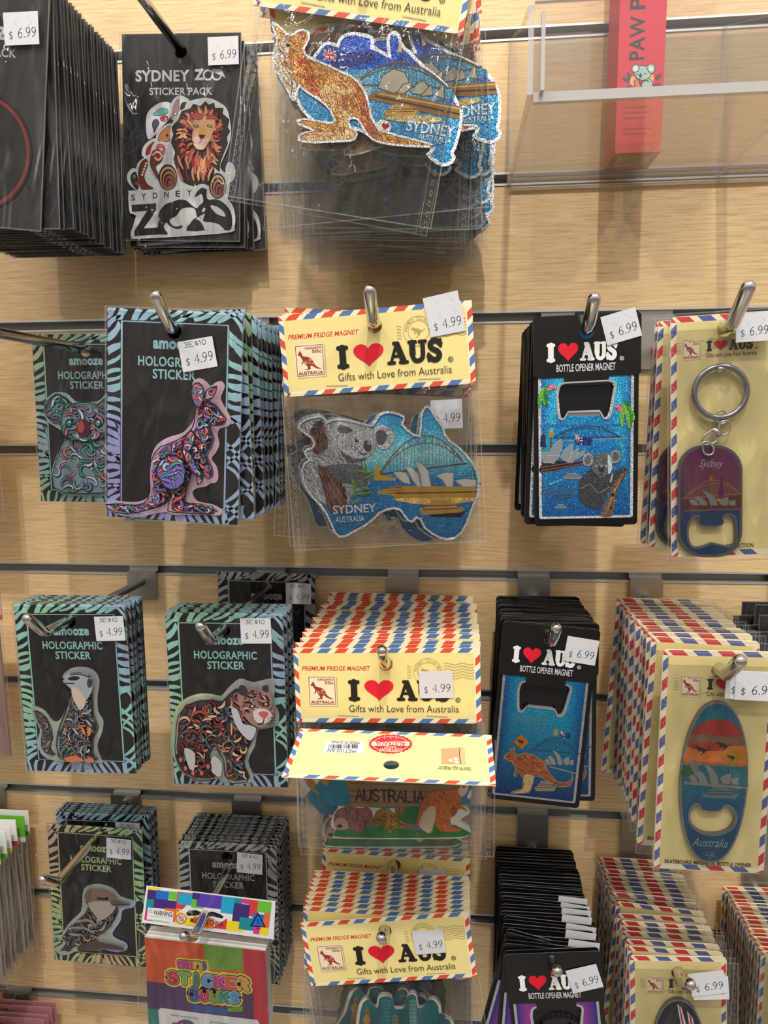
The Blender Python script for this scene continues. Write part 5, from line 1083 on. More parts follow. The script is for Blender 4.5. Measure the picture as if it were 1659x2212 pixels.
# ---------------------------------------------------------------- more magnets
def draw_sign(fr, sx=0, sy=0):
    def d(a):
        a.y = -.0012; a.use(fr.z(600+sx/3.16, 1200+sy/3.16, 3.16)); rnd = random.Random(6)
        O = [(235,1440),(600,1400),(1000,1400),(1290,1440),(1312,1560),(1320,1640),(1255,1680),(1312,1745),(1245,1800),(1308,1850),(1302,1900),(1170,1926),(450,1926),(386,1902),(398,1870),(362,1830),(384,1755),(415,1715),(350,1640),(255,1540)]
        P = a.ext(O, .003, (228,228,214), (190,196,190), 'gloss', 'gloss', sm=3)
        a.poly([(360,1450),(1270,1450),(1290,1640),(1240,1700),(360,1700)], (40,130,160), 'gloss', sm=2)
        a.poly([(235,1450),(330,1450),(350,1560),(300,1540)], (196,140,40), 'gloss', sm=2)
        a.poly([(470,1560),(480,1450),(1180,1450),(1210,1560),(1180,1640),(1130,1700),(490,1710),(500,1640)], (156,120,78), 'gloss')
        for y in (1480, 1520, 1555, 1600, 1640, 1680): a.stroke([(485,y+rnd.uniform(-8,8)),(700,y),(950,y+rnd.uniform(-10,10)),(1180,y)], 5, (96,66,38), 'gloss', sm=4)
        for x in (800,): a.poly([(x,1700),(x+65,1700),(x+65,1800),(x,1800)], (140,104,66), 'gloss'); a.stroke([(x+30,1705),(x+32,1795)], 4, (90,62,36), 'gloss')
        a.letters('AUSTRALIA', *a.box(532, 1592, 1000, 1672), a.ws*15, (22,18,16), 'gloss', gap=.28, rot=.02)
        a.poly([(395,1880),(460,1800),(700,1780),(1000,1760),(1290,1870),(1290,1900),(1160,1916),(460,1916)], (26,120,40), 'gloss', sm=3); a.poly([(860,1710),(1020,1700),(980,1800),(870,1800)], (26,112,44), 'gloss')
        L = a.poly([(385,1800),(400,1740),(470,1705),(560,1715),(620,1712),(650,1760),(640,1840),(600,1850),(560,1880),(500,1860),(440,1870),(395,1850)], (146,84,88), 'gloss', sm=3); fur(a, L, [(180,116,112),(110,60,66)], 120, 4, .003, .0006, 2, 'gloss')
        a.poly([(395,1800),(420,1780),(470,1790),(480,1850),(430,1865),(395,1850)], (190,150,140), 'gloss', sm=3); a.ell(425, 1838, 20, 12, (60,40,40), 'gloss'); a.ell(470, 1790, 7, 6, DARK, 'gloss')
        L = a.poly([(655,1790),(690,1725),(760,1720),(830,1790),(895,1830),(880,1860),(800,1855),(770,1890),(750,1860),(700,1830),(680,1850)], (150,110,34), 'gloss', sm=3); fur(a, L, [(190,146,60),(100,72,20)], 80, 5, .003, .0006, 2.4, 'gloss')
        a.poly([(890,1820),(960,1830),(1000,1845),(960,1865),(890,1855)], (110,118,120), 'gloss', sm=3)
        L = a.poly([(1010,1880),(1020,1800),(950,1840),(960,1760),(985,1680),(1040,1610),(1130,1590),(1205,1590),(1210,1530),(1240,1440),(1290,1480),(1300,1590),(1260,1610),(1250,1680),(1300,1740),(1240,1720),(1190,1780),(1180,1830),(1250,1860),(1230,1875),(1110,1870),(1060,1800),(1060,1870)], (206,106,36), 'gloss', sm=3); fur(a, L, [(230,140,60),(170,76,26)], 120, 6, .003, .0006, -1, 'gloss')
        a.poly([(965,1830),(1000,1740),(1060,1700),(1080,1760),(1050,1870),(1020,1880)], (226,206,170), 'gloss', sm=3); a.poly([(1230,1590),(1290,1540),(1300,1590),(1255,1640)], (226,206,180), 'gloss', sm=3)
        a.poly([(1180,1720),(1210,1700),(1225,1740),(1195,1770)], (150,84,50), 'gloss', sm=3); a.ell(1270, 1570, 8, 8, DARK, 'gloss'); a.poly([(1180,1780),(1230,1780),(1240,1800),(1190,1830)], (236,226,206), 'gloss', sm=3)
    return d
def draw_city(fr):
    def d(a):
        a.use(fr.z(600, 1800, 3.318))
        O = [(560,1367),(578,1240),(602,1190),(640,1178),(680,1230),(708,1232),(715,1172),(760,1150),(820,1170),(832,1240),(870,1250),(905,1240),(920,1180),(932,1150),(970,1135),(1000,1160),(1012,1240),(1060,1230),(1082,1180),(1130,1180),(1170,1230),(1180,1300),(1250,1330),(1268,1390),(1260,1560),(560,1560)]
        P = a.ext(O, .003, (206,200,180), (150,150,140), 'gloss', 'plastic', sm=2); C_ = (cx, cz) = (sum(p[0] for p in P)/len(P), sum(p[1] for p in P)/len(P))
        a.face([[(cx+(p[0]-cx)*.93, cz+(p[1]-cz)*.93) for p in P]], (20,104,116), 'glitter')
        for x0, y0, x1, c in ((622,1260,660,(170,130,60)),(745,1190,806,(60,140,150)),(820,1300,862,(140,130,90)),(870,1270,940,(20,110,96)),(945,1190,995,(110,160,160)),(1085,1210,1140,(20,120,130)),(1150,1290,1200,(30,100,100))):
            a.poly([(x0,1560),(x0,y0),((x0+x1)/2,y0-18),(x1,y0),(x1,1560)], c, 'foil')
            for y in range(int(y0)+15, 1500, 28): a.stroke([(x0+5,y),(x1-5,y)], 4, (20,70,80), 'gloss')
        a.ell(640, 1320, 28, 36, (190,150,70), 'foil'); a.stroke([(640,1285),(640,1215)], 6, (150,130,80), 'foil'); a.poly([(1090,1310),(1130,1270),(1130,1330)], (40,120,110), 'foil')
    return d
# ---------------------------------------------------------------- helpers for stacks
def stack(src, fr, n, dback, label, group, seed, rj=1.2, skip=('price_label', 'staple'), j=.35, dx=.0006, r0=None, gap0=None, sd=0):
    rnd = random.Random(seed); base = fr.roll if r0 is None else r0; step = (fr.d-dback)/n
    for i in range(1, n+1):
        d = fr.d-(fr.d-dback)*i/n + rnd.uniform(-j, j)*step*.5
        f = flat(Vector((fr.O.x+rnd.uniform(-dx, dx), -d, fr.O.z+sd-abs(rnd.uniform(0, dx)))), base*max(0, 1-i/3)+R(rnd.gauss(0, rj)))
        dup(src, f.mat(), label, group, skip)
def W3(fr, px, py): # point of a frame's plane
    q = fr.loc(px, py); return fr.O+fr.ex*q[0]+fr.ez*q[1]
# ================================================================ THE DISPLAY
# ---- top row: zoo packs, left
P1, P2 = at(109, 0, .118), at(90, 499, .118)
r_ = math.atan2(P1.x-P2.x, P1.z-P2.z); fA = flat(P2, r_); fA.O = P2-fA.ex*ZW/2-fA.ez*(ZT-ZH); fA.d, fA.roll = .118, r_
lA = fA.loc(52, 67)
A = zoo_pack(fA, 'front black card pack cut by the left picture edge, round sticker with red rim', 'round', (lA[0], lA[1], .1))
stack(A, fA, 21, .03, 'black card pack with round dark sticker in the thick stack at the upper left edge', 'black card packs stacked at the upper left', 11, .5, skip=('round_sticker_x',), r0=r_*.6)
hook(fA.O.x, fA.O.z+.0012, 1, .16, 'hook of the thick black pack stack, mostly outside the upper left corner')
fB = fit((263, 74), (-ZW/2, ZT), (521, 70), (ZW/2, ZT))
lB = fB.loc(485, 114)
B = zoo_pack(fB, 'black sticker pack showing a lion sticker and a black and white zoo logo', 'lion', (lB[0], lB[1], .03))
stack(B, fB, 4, .012, 'black sticker pack tucked behind the lion pack, lower edge showing', 'sticker packs behind the lion pack', 12, .8, dx=.002, skip=('price_label',), sd=-.002)
f = flat(Vector((fB.O.x+.007, -.016, fB.O.z-.0045)), R(-1.2)); dup(B, f.mat(), 'black sticker pack hanging lowest and furthest right behind the lion pack', None, ('price_label',))
hook(fB.O.x, fB.O.z+.0012, 1, .24, 'long dark hook running out over the lion sticker pack')
# ---- top row: kangaroo magnets
fC = fit((547, 12), (-DW/2, DB), (1000, 75), (DW/2, DB))
C = magnet_pack(fC, draw_kangaroo_map(fC), 'bagged magnet of a golden kangaroo before a blue map, front of the top stack', None, seed=3, bl=-.137)
for i, (dx, ro, dd) in enumerate(((.006, -3.5, .006), (-.004, 11.5, .013))):
    f = flat(Vector((fC.O.x+dx*0, -(fC.d-dd), fC.O.z)), R(ro)); dup(C, f.mat(), ('kangaroo map magnet peeking out to the right of the front one, top stack', 'kangaroo map magnet swung out to the left behind the front one, top stack')[i])
rnd = random.Random(4)
fC2 = Frame(fC.O, fC.ex, fC.ez); fC2.d, fC2.roll = fC.d-.017, 0; fC2.O = fC.O
stack(C, fC2, 22, .022, 'bagged kangaroo magnet deep in the top stack, only dark edge and bag showing', 'kangaroo magnets in the top stack', 14, 3.2, dx=.002)
for o in [o for o in bpy.data.objects if o.get('label', '').startswith('bagged kangaroo magnet deep')]: # magnets sag in their bags
    t = (fC.d+o.location.y)/fC.d
    for c in o.children:
        if c.name.startswith('magnet'): c.location.z -= .003+.013*t
hook(fC.O.x, fC.O.z+.0012, 1 if fC.O.z < -.1 else 0, .175, 'hook of the kangaroo map magnets, above the picture')
# ---- middle row
fE = fit((69, 719), (-HW/2, HT), (81, 1079), (-HW/2, HT-HH)); fE.roll = R(1); fE2 = flat(fE.O, R(.6)); fE2.d, fE2.roll = fE.d, R(.6)
E_ = holo_pack(fE2, 'holo_green', draw_holo_koala(fE2), 'dark holographic pack with a koala sticker, hanging close to the wall at left')
hook(fE2.O.x, fE2.O.z+.0012, 3, .2, 'hook passing in front of the koala holographic pack at the left edge')
fF = fit((232, 664), (-HW/2, HT), (526, 676), (HW/2, HT)); lF = fF.loc(429.5, 766)
F_ = holo_pack(fF, 'holo_blue', draw_holo_kangaroo(fF), 'black holographic pack with a standing patterned kangaroo, blue silver zebra border', lab=(lF[0], lF[1], R(12)))
fd = flat(fF.O, 0); fd.d, fd.roll = fF.d, 0
HG = holo_pack(flat(Vector((fF.O.x, -(fF.d-.006), fF.O.z)), R(-1)), 'holo_blue', draw_plain_sticker, 'holographic pack directly behind the kangaroo sticker pack', seed=5)
HO = holo_pack(flat(Vector((fF.O.x+.001, -(fF.d-.014), fF.O.z)), R(.5)), 'holo_gold', draw_plain_sticker, 'holographic pack with a gold zebra border behind the kangaroo pack', seed=6)
f2 = flat(fF.O, 0); f2.d, f2.roll = fF.d-.02, 0
stack(HG, f2, 7, .07, 'holographic pack deeper in the row behind the kangaroo sticker', 'holographic packs behind the kangaroo', 16, .7, skip=())
hook(fF.O.x, fF.O.z+.0012, 3, fF.d+.008, 'short upturned hook carrying the kangaroo holographic packs')
fG = fit((615, 858), (-DW/2, DB), (1028, 828), (DW/2, DB)); lG = fG.loc(963, 690)
G = magnet_pack(fG, draw_koala_map(fG), 'bagged fridge magnet of a grey koala and harbour bridge, front of the middle stack', (lG[0], lG[1], R(6)), seed=9)
price(G, fG.loc(957, 672)[0], fG.loc(957, 672)[1]+.001, R(8), '4.99', -.0006)
for i, (ro, dd, dz) in enumerate(((-1.5, .007, .0015), (3.5, .013, .0005))):
    f = flat(Vector((fG.O.x, -(fG.d-dd), fG.O.z+dz*0)), R(ro)); dup(G, f.mat(), ('koala magnet pack right behind the front one, edges doubling its outline', 'koala magnet pack swung lower left behind the front two')[i])
gp = [o for o in bpy.data.objects if o.get('label', '').startswith('koala magnet pack right behind')][0]; q = fG.loc(968, 893); price(gp, q[0]+.001, q[1]+.001, R(1), '4.99', -.0064, w_=.0185)
f2 = flat(fG.O, 0); f2.d, f2.roll = fG.d-.017, 0
stack(G, f2, 4, fG.d-.05, 'koala magnet pack at the back of the middle stack', 'koala magnets at the back of the stack', 18, 2.2, skip=('price_label',))
hook(fG.O.x, fG.O.z+.0012, 3, fG.d+.008, 'short upturned hook carrying the koala map magnets', r=.0038)
fH = fit((1151, 687.7), (-OW/2, OT), (1381.4, 676.6), (OW/2, OT)); lH = fH.loc(1338, 707)
H = opener_pack(fH, draw_opener_koala(fH), 'black card with blue koala bottle opener, front of the middle row stack', (lH[0], lH[1], R(14)))
f2 = flat(fH.O, 0); f2.d, f2.roll = fH.d-.004, R(1)
stack(H, f2, 13, .045, 'black bottle opener card in the stack behind the koala opener', 'openers behind the koala opener', 20, .8, sd=-.001)
hook(fH.O.x, fH.O.z+.0012, 3, fH.d+.008, 'short upturned hook carrying the koala bottle openers', r=.0038)
fI = fit((1448, 685), (-.02925, .0085), (1449.6, 1204), (-.02925, .0085-.137))
I_ = key_pack(fI, 'yellow airmail card with oval key ring bottle opener at the right edge')
for i, (dd, ro) in enumerate(((.026, 0), (.034, 1.5))):
    f = flat(Vector((fI.O.x, -(fI.d-dd), fI.O.z)), R(ro)); dup(I_, f.mat(), ('second key ring card, half hidden left of the front one', 'rearmost key ring card, a thin strip left of the second')[i], None, ('price_label',))
hook(fI.O.x, fI.O.z+.0012, 3, fI.d+.012, 'upturned hook leaning right above the key ring cards', tip=.022, r=.0038)
# ---- third row
fJ = fit((29.5, 1304.5), (-HW/2, HT), (270.5, 1305.7), (HW/2, HT)); lJ = fJ.loc(240, 1356)
J = holo_pack(fJ, 'holo_teal', draw_meerkat(fJ), 'holographic pack with an upright meerkat sticker, front of its stack', lab=(lJ[0], lJ[1], R(2)))
f2 = flat(fJ.O, 0); f2.d, f2.roll = fJ.d, 0
stack(J, f2, 8, fJ.d-.026, 'holographic pack stacked behind the meerkat sticker', 'holographic packs behind the meerkat', 22, .35)
hook(fJ.O.x, fJ.O.z+.0012, 5, .148, 'hook pointing lower left out of the meerkat packs')
fK = fit((356.6, 1322), (-HW/2, HT), (610.7, 1325), (HW/2, HT)); lK = fK.loc(554.5, 1361)
K = holo_pack(fK, 'holo_teal', draw_tiger(fK), 'holographic pack with a patterned tiger sticker, front of its stack', lab=(lK[0], lK[1], R(1)))
f2 = flat(fK.O, 0); f2.d, f2.roll = fK.d-.003, 0
stack(K, f2, 4, fK.d-.024, 'holographic pack stacked behind the tiger sticker', 'holographic packs behind the tiger', 24, .5)
fk = flat(Vector((fK.O.x+.001, -.016, fK.O.z+.004)), R(.8)); KB = holo_pack(fk, 'holo_grey', draw_plain_sticker, 'grey holographic pack against the wall, above and behind the tiger stack', lab=(.0265, -.004, 0), seed=8)
hook(fK.O.x, fK.O.z+.0012, 5, .148, 'hook pointing lower left out of the tiger packs')
fL = fit((641, 1560), (-DW/2, DB), (1040, 1563), (DW/2, DB)); lL = fL.loc(942, 1478)
Lm = magnet_pack(fL, draw_sign(fL, -60, 60), 'upright yellow magnet header with price over its lettering, front of the third row stack', (lL[0], lL[1], R(1)), seed=12, bl=-.125)
f2 = flat(fL.O, 0); f2.d, f2.roll = fL.d-.002, R(-.5)
stack(Lm, f2, 17, .014, 'yellow magnet header in the receding third row stack', 'magnet headers receding behind the third row front', 26, .7, dx=.0012)
hook(fL.O.x, fL.O.z+.0012, 5, fL.d+.006, 'short hook through the third row magnet headers')
# flipped header pack in front
far, near = at(852.5, 1580.5, .163), at(844, 1677, .207)
fT = Frame(far, Vector((1, 0, .002)), far-near); fT.ez = (fT.ez-fT.ex*fT.ez.dot(fT.ex)).normalized(); fT.n = fT.ex.cross(fT.ez)
f2 = flat(far+Vector((0, .001, -.0005)), 0)
LF = empty('fridge_magnet_pack', f2.mat(), 'magnet pack with its yellow header folded forward over an animal sign magnet', 'fridge magnet')
a = Art(0); hx, hz = fT.loc(600+775/3.16, 1200+1428/3.16)
a.ext([(-DW/2, -.0486), (DW/2, -.0486), (DW/2, 0), (-DW/2, 0)], .0005, CREAM, holes=[circ(hx, hz, .0044)], local=True)
border(a, -DW/2, -.0486, DW/2, 0, .003, .0107, .0088)
a.face([[(-DW/2+.003, -.0458), (DW/2-.0037, -.0458), (DW/2-.0037, -.003), (-DW/2+.003, -.003)], circ(hx, hz, .0044)], (240, 226, 160), 'gloss')
a.use(fT.z(600, 1200, 3.16, 770, 1350)); a.corner = 1
a.poly([(325,1268),(592,1270),(585,1350),(308,1346)], (232,232,234), 'gloss')
rnd = random.Random(1); x = 345
while x < 540: w_ = rnd.choice((3, 5, 8)); a.poly([(x,1290),(x+w_,1290),(x+w_,1318),(x,1318)], (30,30,34)); x += w_+rnd.choice((3, 4, 6))
a.text('MGT103-AN', 338, 1326, 535, 1342, (40,40,44), rot=math.pi); a.text('MADE IN CHINA', 365, 1272, 560, 1283, (40,40,44), rot=math.pi)
c = (770, 1288)
a.poly([(c[0]+(146+(5 if i % 2 else -3))*math.cos(math.pi*i/24), c[1]+(64+(3 if i % 2 else -2))*math.sin(math.pi*i/24)) for i in range(48)], (206, 44, 66), 'gloss')
a.stroke([(c[0]+120*math.cos(t), c[1]+52*math.sin(t)) for t in [2*math.pi*i/30 for i in range(30)]], 4, (240,226,200), closed=True)
a.poly([(640,1272),(900,1272),(900,1300),(640,1300)], (240,226,190)); a.text('AUSTRALIA', 665, 1276, 875, 1297, (206,44,66), bold=.02, rot=math.pi); a.text('DESIGN', 730, 1304, 806, 1316, (240,226,200), rot=math.pi)
a.text('COPYRIGHT', 690, 1320, 850, 1338, (240,226,200), bold=.01, rot=math.pi)
for i in range(5): a.ell(690+40*i, 1252-6*math.sin(math.pi*i/4), 5, 3, (240,226,200))
a.poly([(1115,1320),(1275,1310),(1282,1425),(1116,1424)], (206,164,120)); a.poly([(1240,1312),(1275,1310),(1282,1425),(1250,1425)], (222,186,144)); a.stroke([(1244,1316),(1240,1360),(1248,1400),(1250,1424)], 5, (70,56,50), sm=3)
for x, y in ((1180,1400),(1215,1390),(1220,1412)): a.ell(x, y, 15, 9, (240,236,226))
a.text('Decorate your refrigerator', 1088, 1455, 1320, 1466, (90,80,60), rot=math.pi); a.text('with Fridge Magnet', 1100, 1443, 1316, 1453, (90,80,60), rot=math.pi)
ho = a.build('header_card', LF); ho.matrix_world = fT.mat()
a = Art(-.003); draw_sign(f2)(a); a.build('magnet', LF)
bag(LF, .119, f2.loc(845, 1832)[1], -.001, -.0032, .0042, 33)
fM = fit((1088, 1340), (-OW/2, OT), (1294, 1359), (OW/2, OT)); lM = fM.loc(1253, 1401)
M = opener_pack(fM, draw_opener_kangaroo(fM), 'black card with kangaroo bottle opener, tilted, front of the third row', (lM[0], lM[1], R(-4)))
f = flat(Vector((fM.O.x+.001, -(fM.d-.006), fM.O.z)), R(-1)); dup(M, f.mat(), 'kangaroo bottle opener card just behind the tilted one, showing at its right')
f2 = flat(fM.O, 0); f2.d, f2.roll = fM.d-.009, 0
stack(M, f2, 13, .024, 'black opener card in the receding stack behind the kangaroo openers', 'openers behind the kangaroo openers', 28, .9)
hook(fM.O.x, fM.O.z+.0012, 5, fM.d+.012, 'short hook through the kangaroo bottle opener cards', r=.0036)
fN = fit((1432, 1402.6), (-SW/2, ST), (1411, 1875), (-SW/2, ST-SH))
q1, q2 = fN.loc(1623, 1473), fN.loc(1603, 1471)
N = oval_pack(fN, 'yellow airmail card with a surfboard shaped opener, front of the right stack', 'skate', ((q2[0], q2[1], R(-1)), (q1[0], q1[1], R(-1))))
f = flat(Vector((fN.O.x-.001, -(fN.d-.022), fN.O.z)), R(1.5)); NB = oval_pack(Frame(f.O, f.ex, f.ez), 'surfboard opener card hanging next behind the front one, left edge showing', 'skate', ((.02, -.0075, R(-9)),))
f2 = flat(fN.O, 0); f2.d, f2.roll = fN.d-.026, 0
stack(NB, f2, 10, .055, 'airmail opener card in the stack behind the surfboard openers', 'airmail cards behind the surfboard openers', 30, .8)
f = flat(Vector((fN.O.x-.002, -.05, fN.O.z+.001)), R(3)); dup(NB, f.mat(), 'airmail opener card with a crooked price label rising out of the right stack')
f2.d = .044
stack(NB, f2, 1, .042, 'rearmost airmail opener card of the right stack', None, 31, 2)
hook(fN.O.x, fN.O.z+.0012, 5, fN.d+.012, 'hook with round end through the surfboard opener cards', r=.0038)
# ---- lower row
fQ = fit((101.6, 1778.7), (-HW/2, HT), (307, 1792), (HW/2, HT)); lQ = fQ.loc(259, 1830)
Q_ = holo_pack(fQ, 'holo_gold', draw_kookaburra(fQ), 'olive gold holographic pack with a kookaburra sticker', lab=(lQ[0], lQ[1], R(-2)))
dq = max(.012, fQ.d-.012); f = flat(Vector((fQ.O.x+.001, -dq, fQ.O.z+.0045)), R(-.4))
QB = holo_pack(f, 'holo_blue', draw_plain_sticker, 'blue bordered holographic pack right behind the kookaburra pack', lab=(.022, -.003, 0), seed=10)
f.d, f.roll = dq, 0
stack(QB, f, 4, max(.004, dq-.014), 'holographic pack at the back of the kookaburra stack', 'holographic packs at the back of the kookaburra stack', 34, .3, dx=.0003)
hook(fQ.O.x, fQ.O.z+.0012, 7, .112, 'long hook reaching lower left in front of the kookaburra pack')
fR = fit((385, 1815), (-HW/2, HT), (597, 1826), (HW/2, HT)); lR = fR.loc(541, 1862)
R_ = holo_pack(fR, 'holo_grey', draw_plain_sticker, 'grey holographic pack half hidden behind the sticker book', lab=(lR[0], lR[1], R(-3)), seed=7)
f2 = flat(fR.O, 0); f2.d, f2.roll = fR.d-.001, 0
stack(R_, f2, 9, max(.006, fR.d-.04), 'grey holographic pack in the stack behind the sticker book', 'grey holographic packs behind the sticker book', 36, .35)
BW = .095; fK2 = fit((315.6, 1913), (-BW/2, 0), (594, 1948), (BW/2, 0)); Tb = fK2.z(300, 1880, 5.184)
BK_ = empty('sticker_book_pack', fK2.mat(), 'bright mini sticker book in a bag with a colourful block header', 'sticker book')
a = Art(0).use(Tb); slot = [(528,478),(560,448),(640,445),(700,470),(760,470),(830,462),(910,490),(952,520),(930,542),(850,520),(760,512),(690,500),(600,512),(545,508)]
a.poly([(85,170),(1530,345),(1510,775),(30,585)], (236,236,240), 'gloss', holes=[slot]); a.y -= 1e-5
HC = [(105,185),(1490,357),(1476,735),(60,555)]
def hq(u, v): # block header coordinates
    return (HC[0][0]+(HC[1][0]-HC[0][0])*u+(HC[3][0]-HC[0][0])*v, HC[0][1]+(HC[1][1]-HC[0][1])*u+(HC[3][1]-HC[0][1])*v)
SL = [a.T(p) for p in slot]
def blk(u0, v0, u1, v1, c):
    n = max(2, int((u1-u0)*20)); P = [a.T(hq(u0+(u1-u0)*i/n, v0)) for i in range(n+1)]+[a.T(hq(u1-(u1-u0)*i/n, v1)) for i in range(n+1)]
    P = [p for p in P if not inside(p, SL)]
    if len(P) > 2: a.face([P], c, 'gloss')
V_, CY_, LG_, MG_, OR_, BL_, YW_, RD_, TL_ = (66,40,120), (30,170,214), (110,196,60), (220,50,140), (230,110,50), (30,110,210), (244,222,30), (220,60,60), (20,140,160)
for b in ((0,0,.1,.08,YW_),(0,.08,.07,.36,V_),(.07,.06,.17,.32,BL_),(.17,.05,.24,.3,LG_),(.24,.03,.4,.55,RD_),(.0,.36,.06,.7,TL_),(.06,.32,.24,.6,V_),(.25,.06,.36,.4,CY_),(.36,.2,.46,.45,LG_),(.4,.0,.6,.4,(90,60,180)),(.36,.0,.42,.2,V_),(.6,.0,.7,.5,CY_),(.7,.0,.76,.16,TL_),(.76,.0,.83,.14,MG_),(.82,0,.9,.5,RD_),(.89,0,1,.34,LG_),(.7,.16,.83,.75,V_),(.95,.34,1,.8,OR_),(.0,.7,.08,1,MG_),(.06,.88,.2,1,LG_),(.15,.56,.27,.95,OR_),(.25,.62,.34,1,YW_),(.66,.7,.8,1,YW_),(.76,.55,.89,.92,TL_),(.86,.4,.95,.78,BL_),(.88,.78,.94,1,MG_),(.93,.78,1,1,YW_)): blk(*b)
for b in ((.34,.7,.56,1,(236,120,50)),(.33,.66,.42,.98,YW_),(.55,.64,.66,.98,RD_)): blk(*b)
a.poly([(105,412),(388,462),(380,590),(88,548)], (236,236,238), 'gloss'); a.text('WARNING:', 165, 450, 380, 512, (30,30,34), bold=.02, rot=0); a.stroke([(112,468),(133,428),(152,474)], 5, (60,60,60), closed=True)
for y in (505, 545): a.stroke([(115,y),(350,y+32)], 5, (150,150,156))
a.ell(475, 538, 58, 56, (226,206,200), 'gloss'); a.stroke([(475+56*math.cos(t), 538+54*math.sin(t)) for t in [i*math.pi/14 for i in range(28)]], 9, (190,60,60), closed=True); a.stroke([(437,500),(513,578)], 8, (190,60,60)); a.stroke(circ(475,538,22), 5, (90,70,70), closed=True)
a.text('MADE IN CHINA', 580, 545, 945, 612, (90,30,36), bold=.01)
a.stroke([(1255,620),(1335,480),(1412,630)], 16, (20,26,50), closed=True); a.text('5', 1320, 548, 1350, 592, (20,26,50)); a.text('PP', 1320, 640, 1370, 665, (20,26,50))
a.build('header', BK_)
a = Art(-.001).use(Tb)
for i in range(90): x = 40+i*16.2; a.stroke([(x, 600+i*1.95+10*math.sin(i*.4)), (x+4, 640+i*1.95+8*math.sin(i*.4))], 5, (225,225,225), 'film_seam', inc=False)
a.poly([(30,585),(1510,775),(1500,830),(25,650)], (255,255,255), 'film'); a.build('crimped_seal', BK_)
a = Art(-.0012).use(Tb)
FR_ = [(70,735),(1420,890),(1480,2150),(140,2000)]
a.ext(FR_, .012, (222,96,54), (236,236,236), 'gloss', 'paper')
def qd(P, c, sm=0): a.poly(P, c, 'gloss', sm=sm)
qd([(725,812),(1165,862),(1170,1120),(760,1090)], (124,168,66)); qd([(1165,862),(1420,890),(1478,2140),(1290,2100)], (206,56,72))
qd([(95,1225),(290,1250),(1290,1370),(1290,1690),(105,1530)], (92,62,108)); qd([(105,1530),(230,1545),(240,2010),(140,2000)], (64,140,130))
qd([(580,1480),(1000,1540),(1000,1590),(970,1610),(620,1560)], (70,94,160)); qd([(1000,1525),(1170,1505),(1168,1560),(1140,1572),(1000,1565)], (124,168,66))
qd([(225,1550),(255,1525),(700,1585),(1330,1660),(1358,1700),(1380,2110),(260,1990)], (238,238,238))
words = (('mini', 440, 990, 770, 1095, [(206,58,130),(214,84,70),(232,180,70),(70,90,160)], 'm', .07), ('STICKER', 320, 1140, 1240, 1300, [(206,56,84),(130,180,70),(70,150,140),(96,160,214),(206,58,130),(222,100,66),(232,180,70)], '', .045), ('BOOKS', 575, 1315, 1135, 1465, [(70,96,160),(206,60,84),(130,170,70),(40,140,126),(96,160,214)], '', .06))
for wd, col in ((116, (240,226,70)), (76, (44,48,40))):
    for t, x0, y0, x1, y1, cs, _, ro in words:
        bx_ = a.box(x0+22, y0+22, x1-22, y1-22); a.letters(t, *bx_, a.ws*wd*(.8 if t == 'mini' else 1), col, 'gloss', rot=ro, narrow='i', gap=.45)
for wd, k in ((56, 0), (45, 1)):
    for t, x0, y0, x1, y1, cs, _, ro in words:
        bx_ = a.box(x0+22, y0+22, x1-22, y1-22); a.letters(t, *bx_, a.ws*wd*(.75 if t == 'mini' else 1), [(236,214,206)] if not k else cs, 'gloss', rot=ro, narrow='i', gap=.45)
a.text('Another fun product from', 360, 1602, 672, 1630, (60,60,66), shear=.2); a.poly([(c_[0], min(c_[1], 1760)) for c_ in [(525+115*math.cos(math.pi*i/14), 1740-90*math.sin(math.pi*i/14)) for i in range(15)]], (96,84,140), 'gloss')
for i, (ch, cc) in enumerate((('T', (206,56,50)), ('N', (236,180,40)), ('Y', (90,160,70)))): a.text(ch, 385+i*95, 1680+i*8, 470+i*95, 1780+i*8, cc, bold=.06)
a.stroke([(815,1672),(1280,1735),(1290,1990),(830,1930)], 4, (60,60,64), closed=True)
a.build('book', BK_)
sl = fK2.loc(25, 0); z0 = Tb[0]((0, 2150))[1]
bo = sleeve(BK_, -BW/2-.0035, z0, BW/2+.003, Tb[0]((760, 730))[1], -.0032, hole=None, mat='film', name='clear_bag')
hb = W3(fK2, 300+745/5.184, 1880+492/5.184)
hook(hb.x, hb.z, 7, fK2.d+.024, 'hook with bright end carrying the mini sticker book')
fS = fit((672, 2131), (-DW/2, DB), (1031, 2110), (DW/2, DB)); lS = fS.loc(927, 2033)
S_ = magnet_pack(fS, draw_city(fS), 'yellow magnet header over a teal city magnet, front of the bottom stack', (lS[0], lS[1], R(1)), seed=17)
f2 = flat(fS.O, R(-1)); f2.d, f2.roll = fS.d-.002, R(-2)
stack(S_, f2, 9, .082, 'yellow magnet header in the bright group behind the city magnet', 'magnet headers behind the city magnet', 38, .8)
f2.d, f2.roll = .056, 0
f = flat(Vector((fS.O.x+.001, -.058, fS.O.z+.0005)), R(1)); dup(S_, f.mat(), 'yellow magnet header with faint price in the shade under the animal sign magnet', None, ('staple',))
stack(S_, f2, 5, .03, 'shaded magnet header at the back of the bottom stack', 'shaded magnet headers at the back of the bottom stack', 40, .6)
hook(fS.O.x, fS.O.z+.0012, 7, fS.d+.01, 'hook with round bright end over the heart of the bottom header', tip=.016, r=.0036)
fU_ = fit((1088, 2054), (-OW/2, OT), (1293, 2046), (OW/2, OT)); lT = fU_.loc(1260, 2103)
T_ = opener_pack(fU_, draw_opener_sunset(fU_), 'black card with blue and pink bottle opener, front of the bottom stack', (lT[0], lT[1], R(12)))
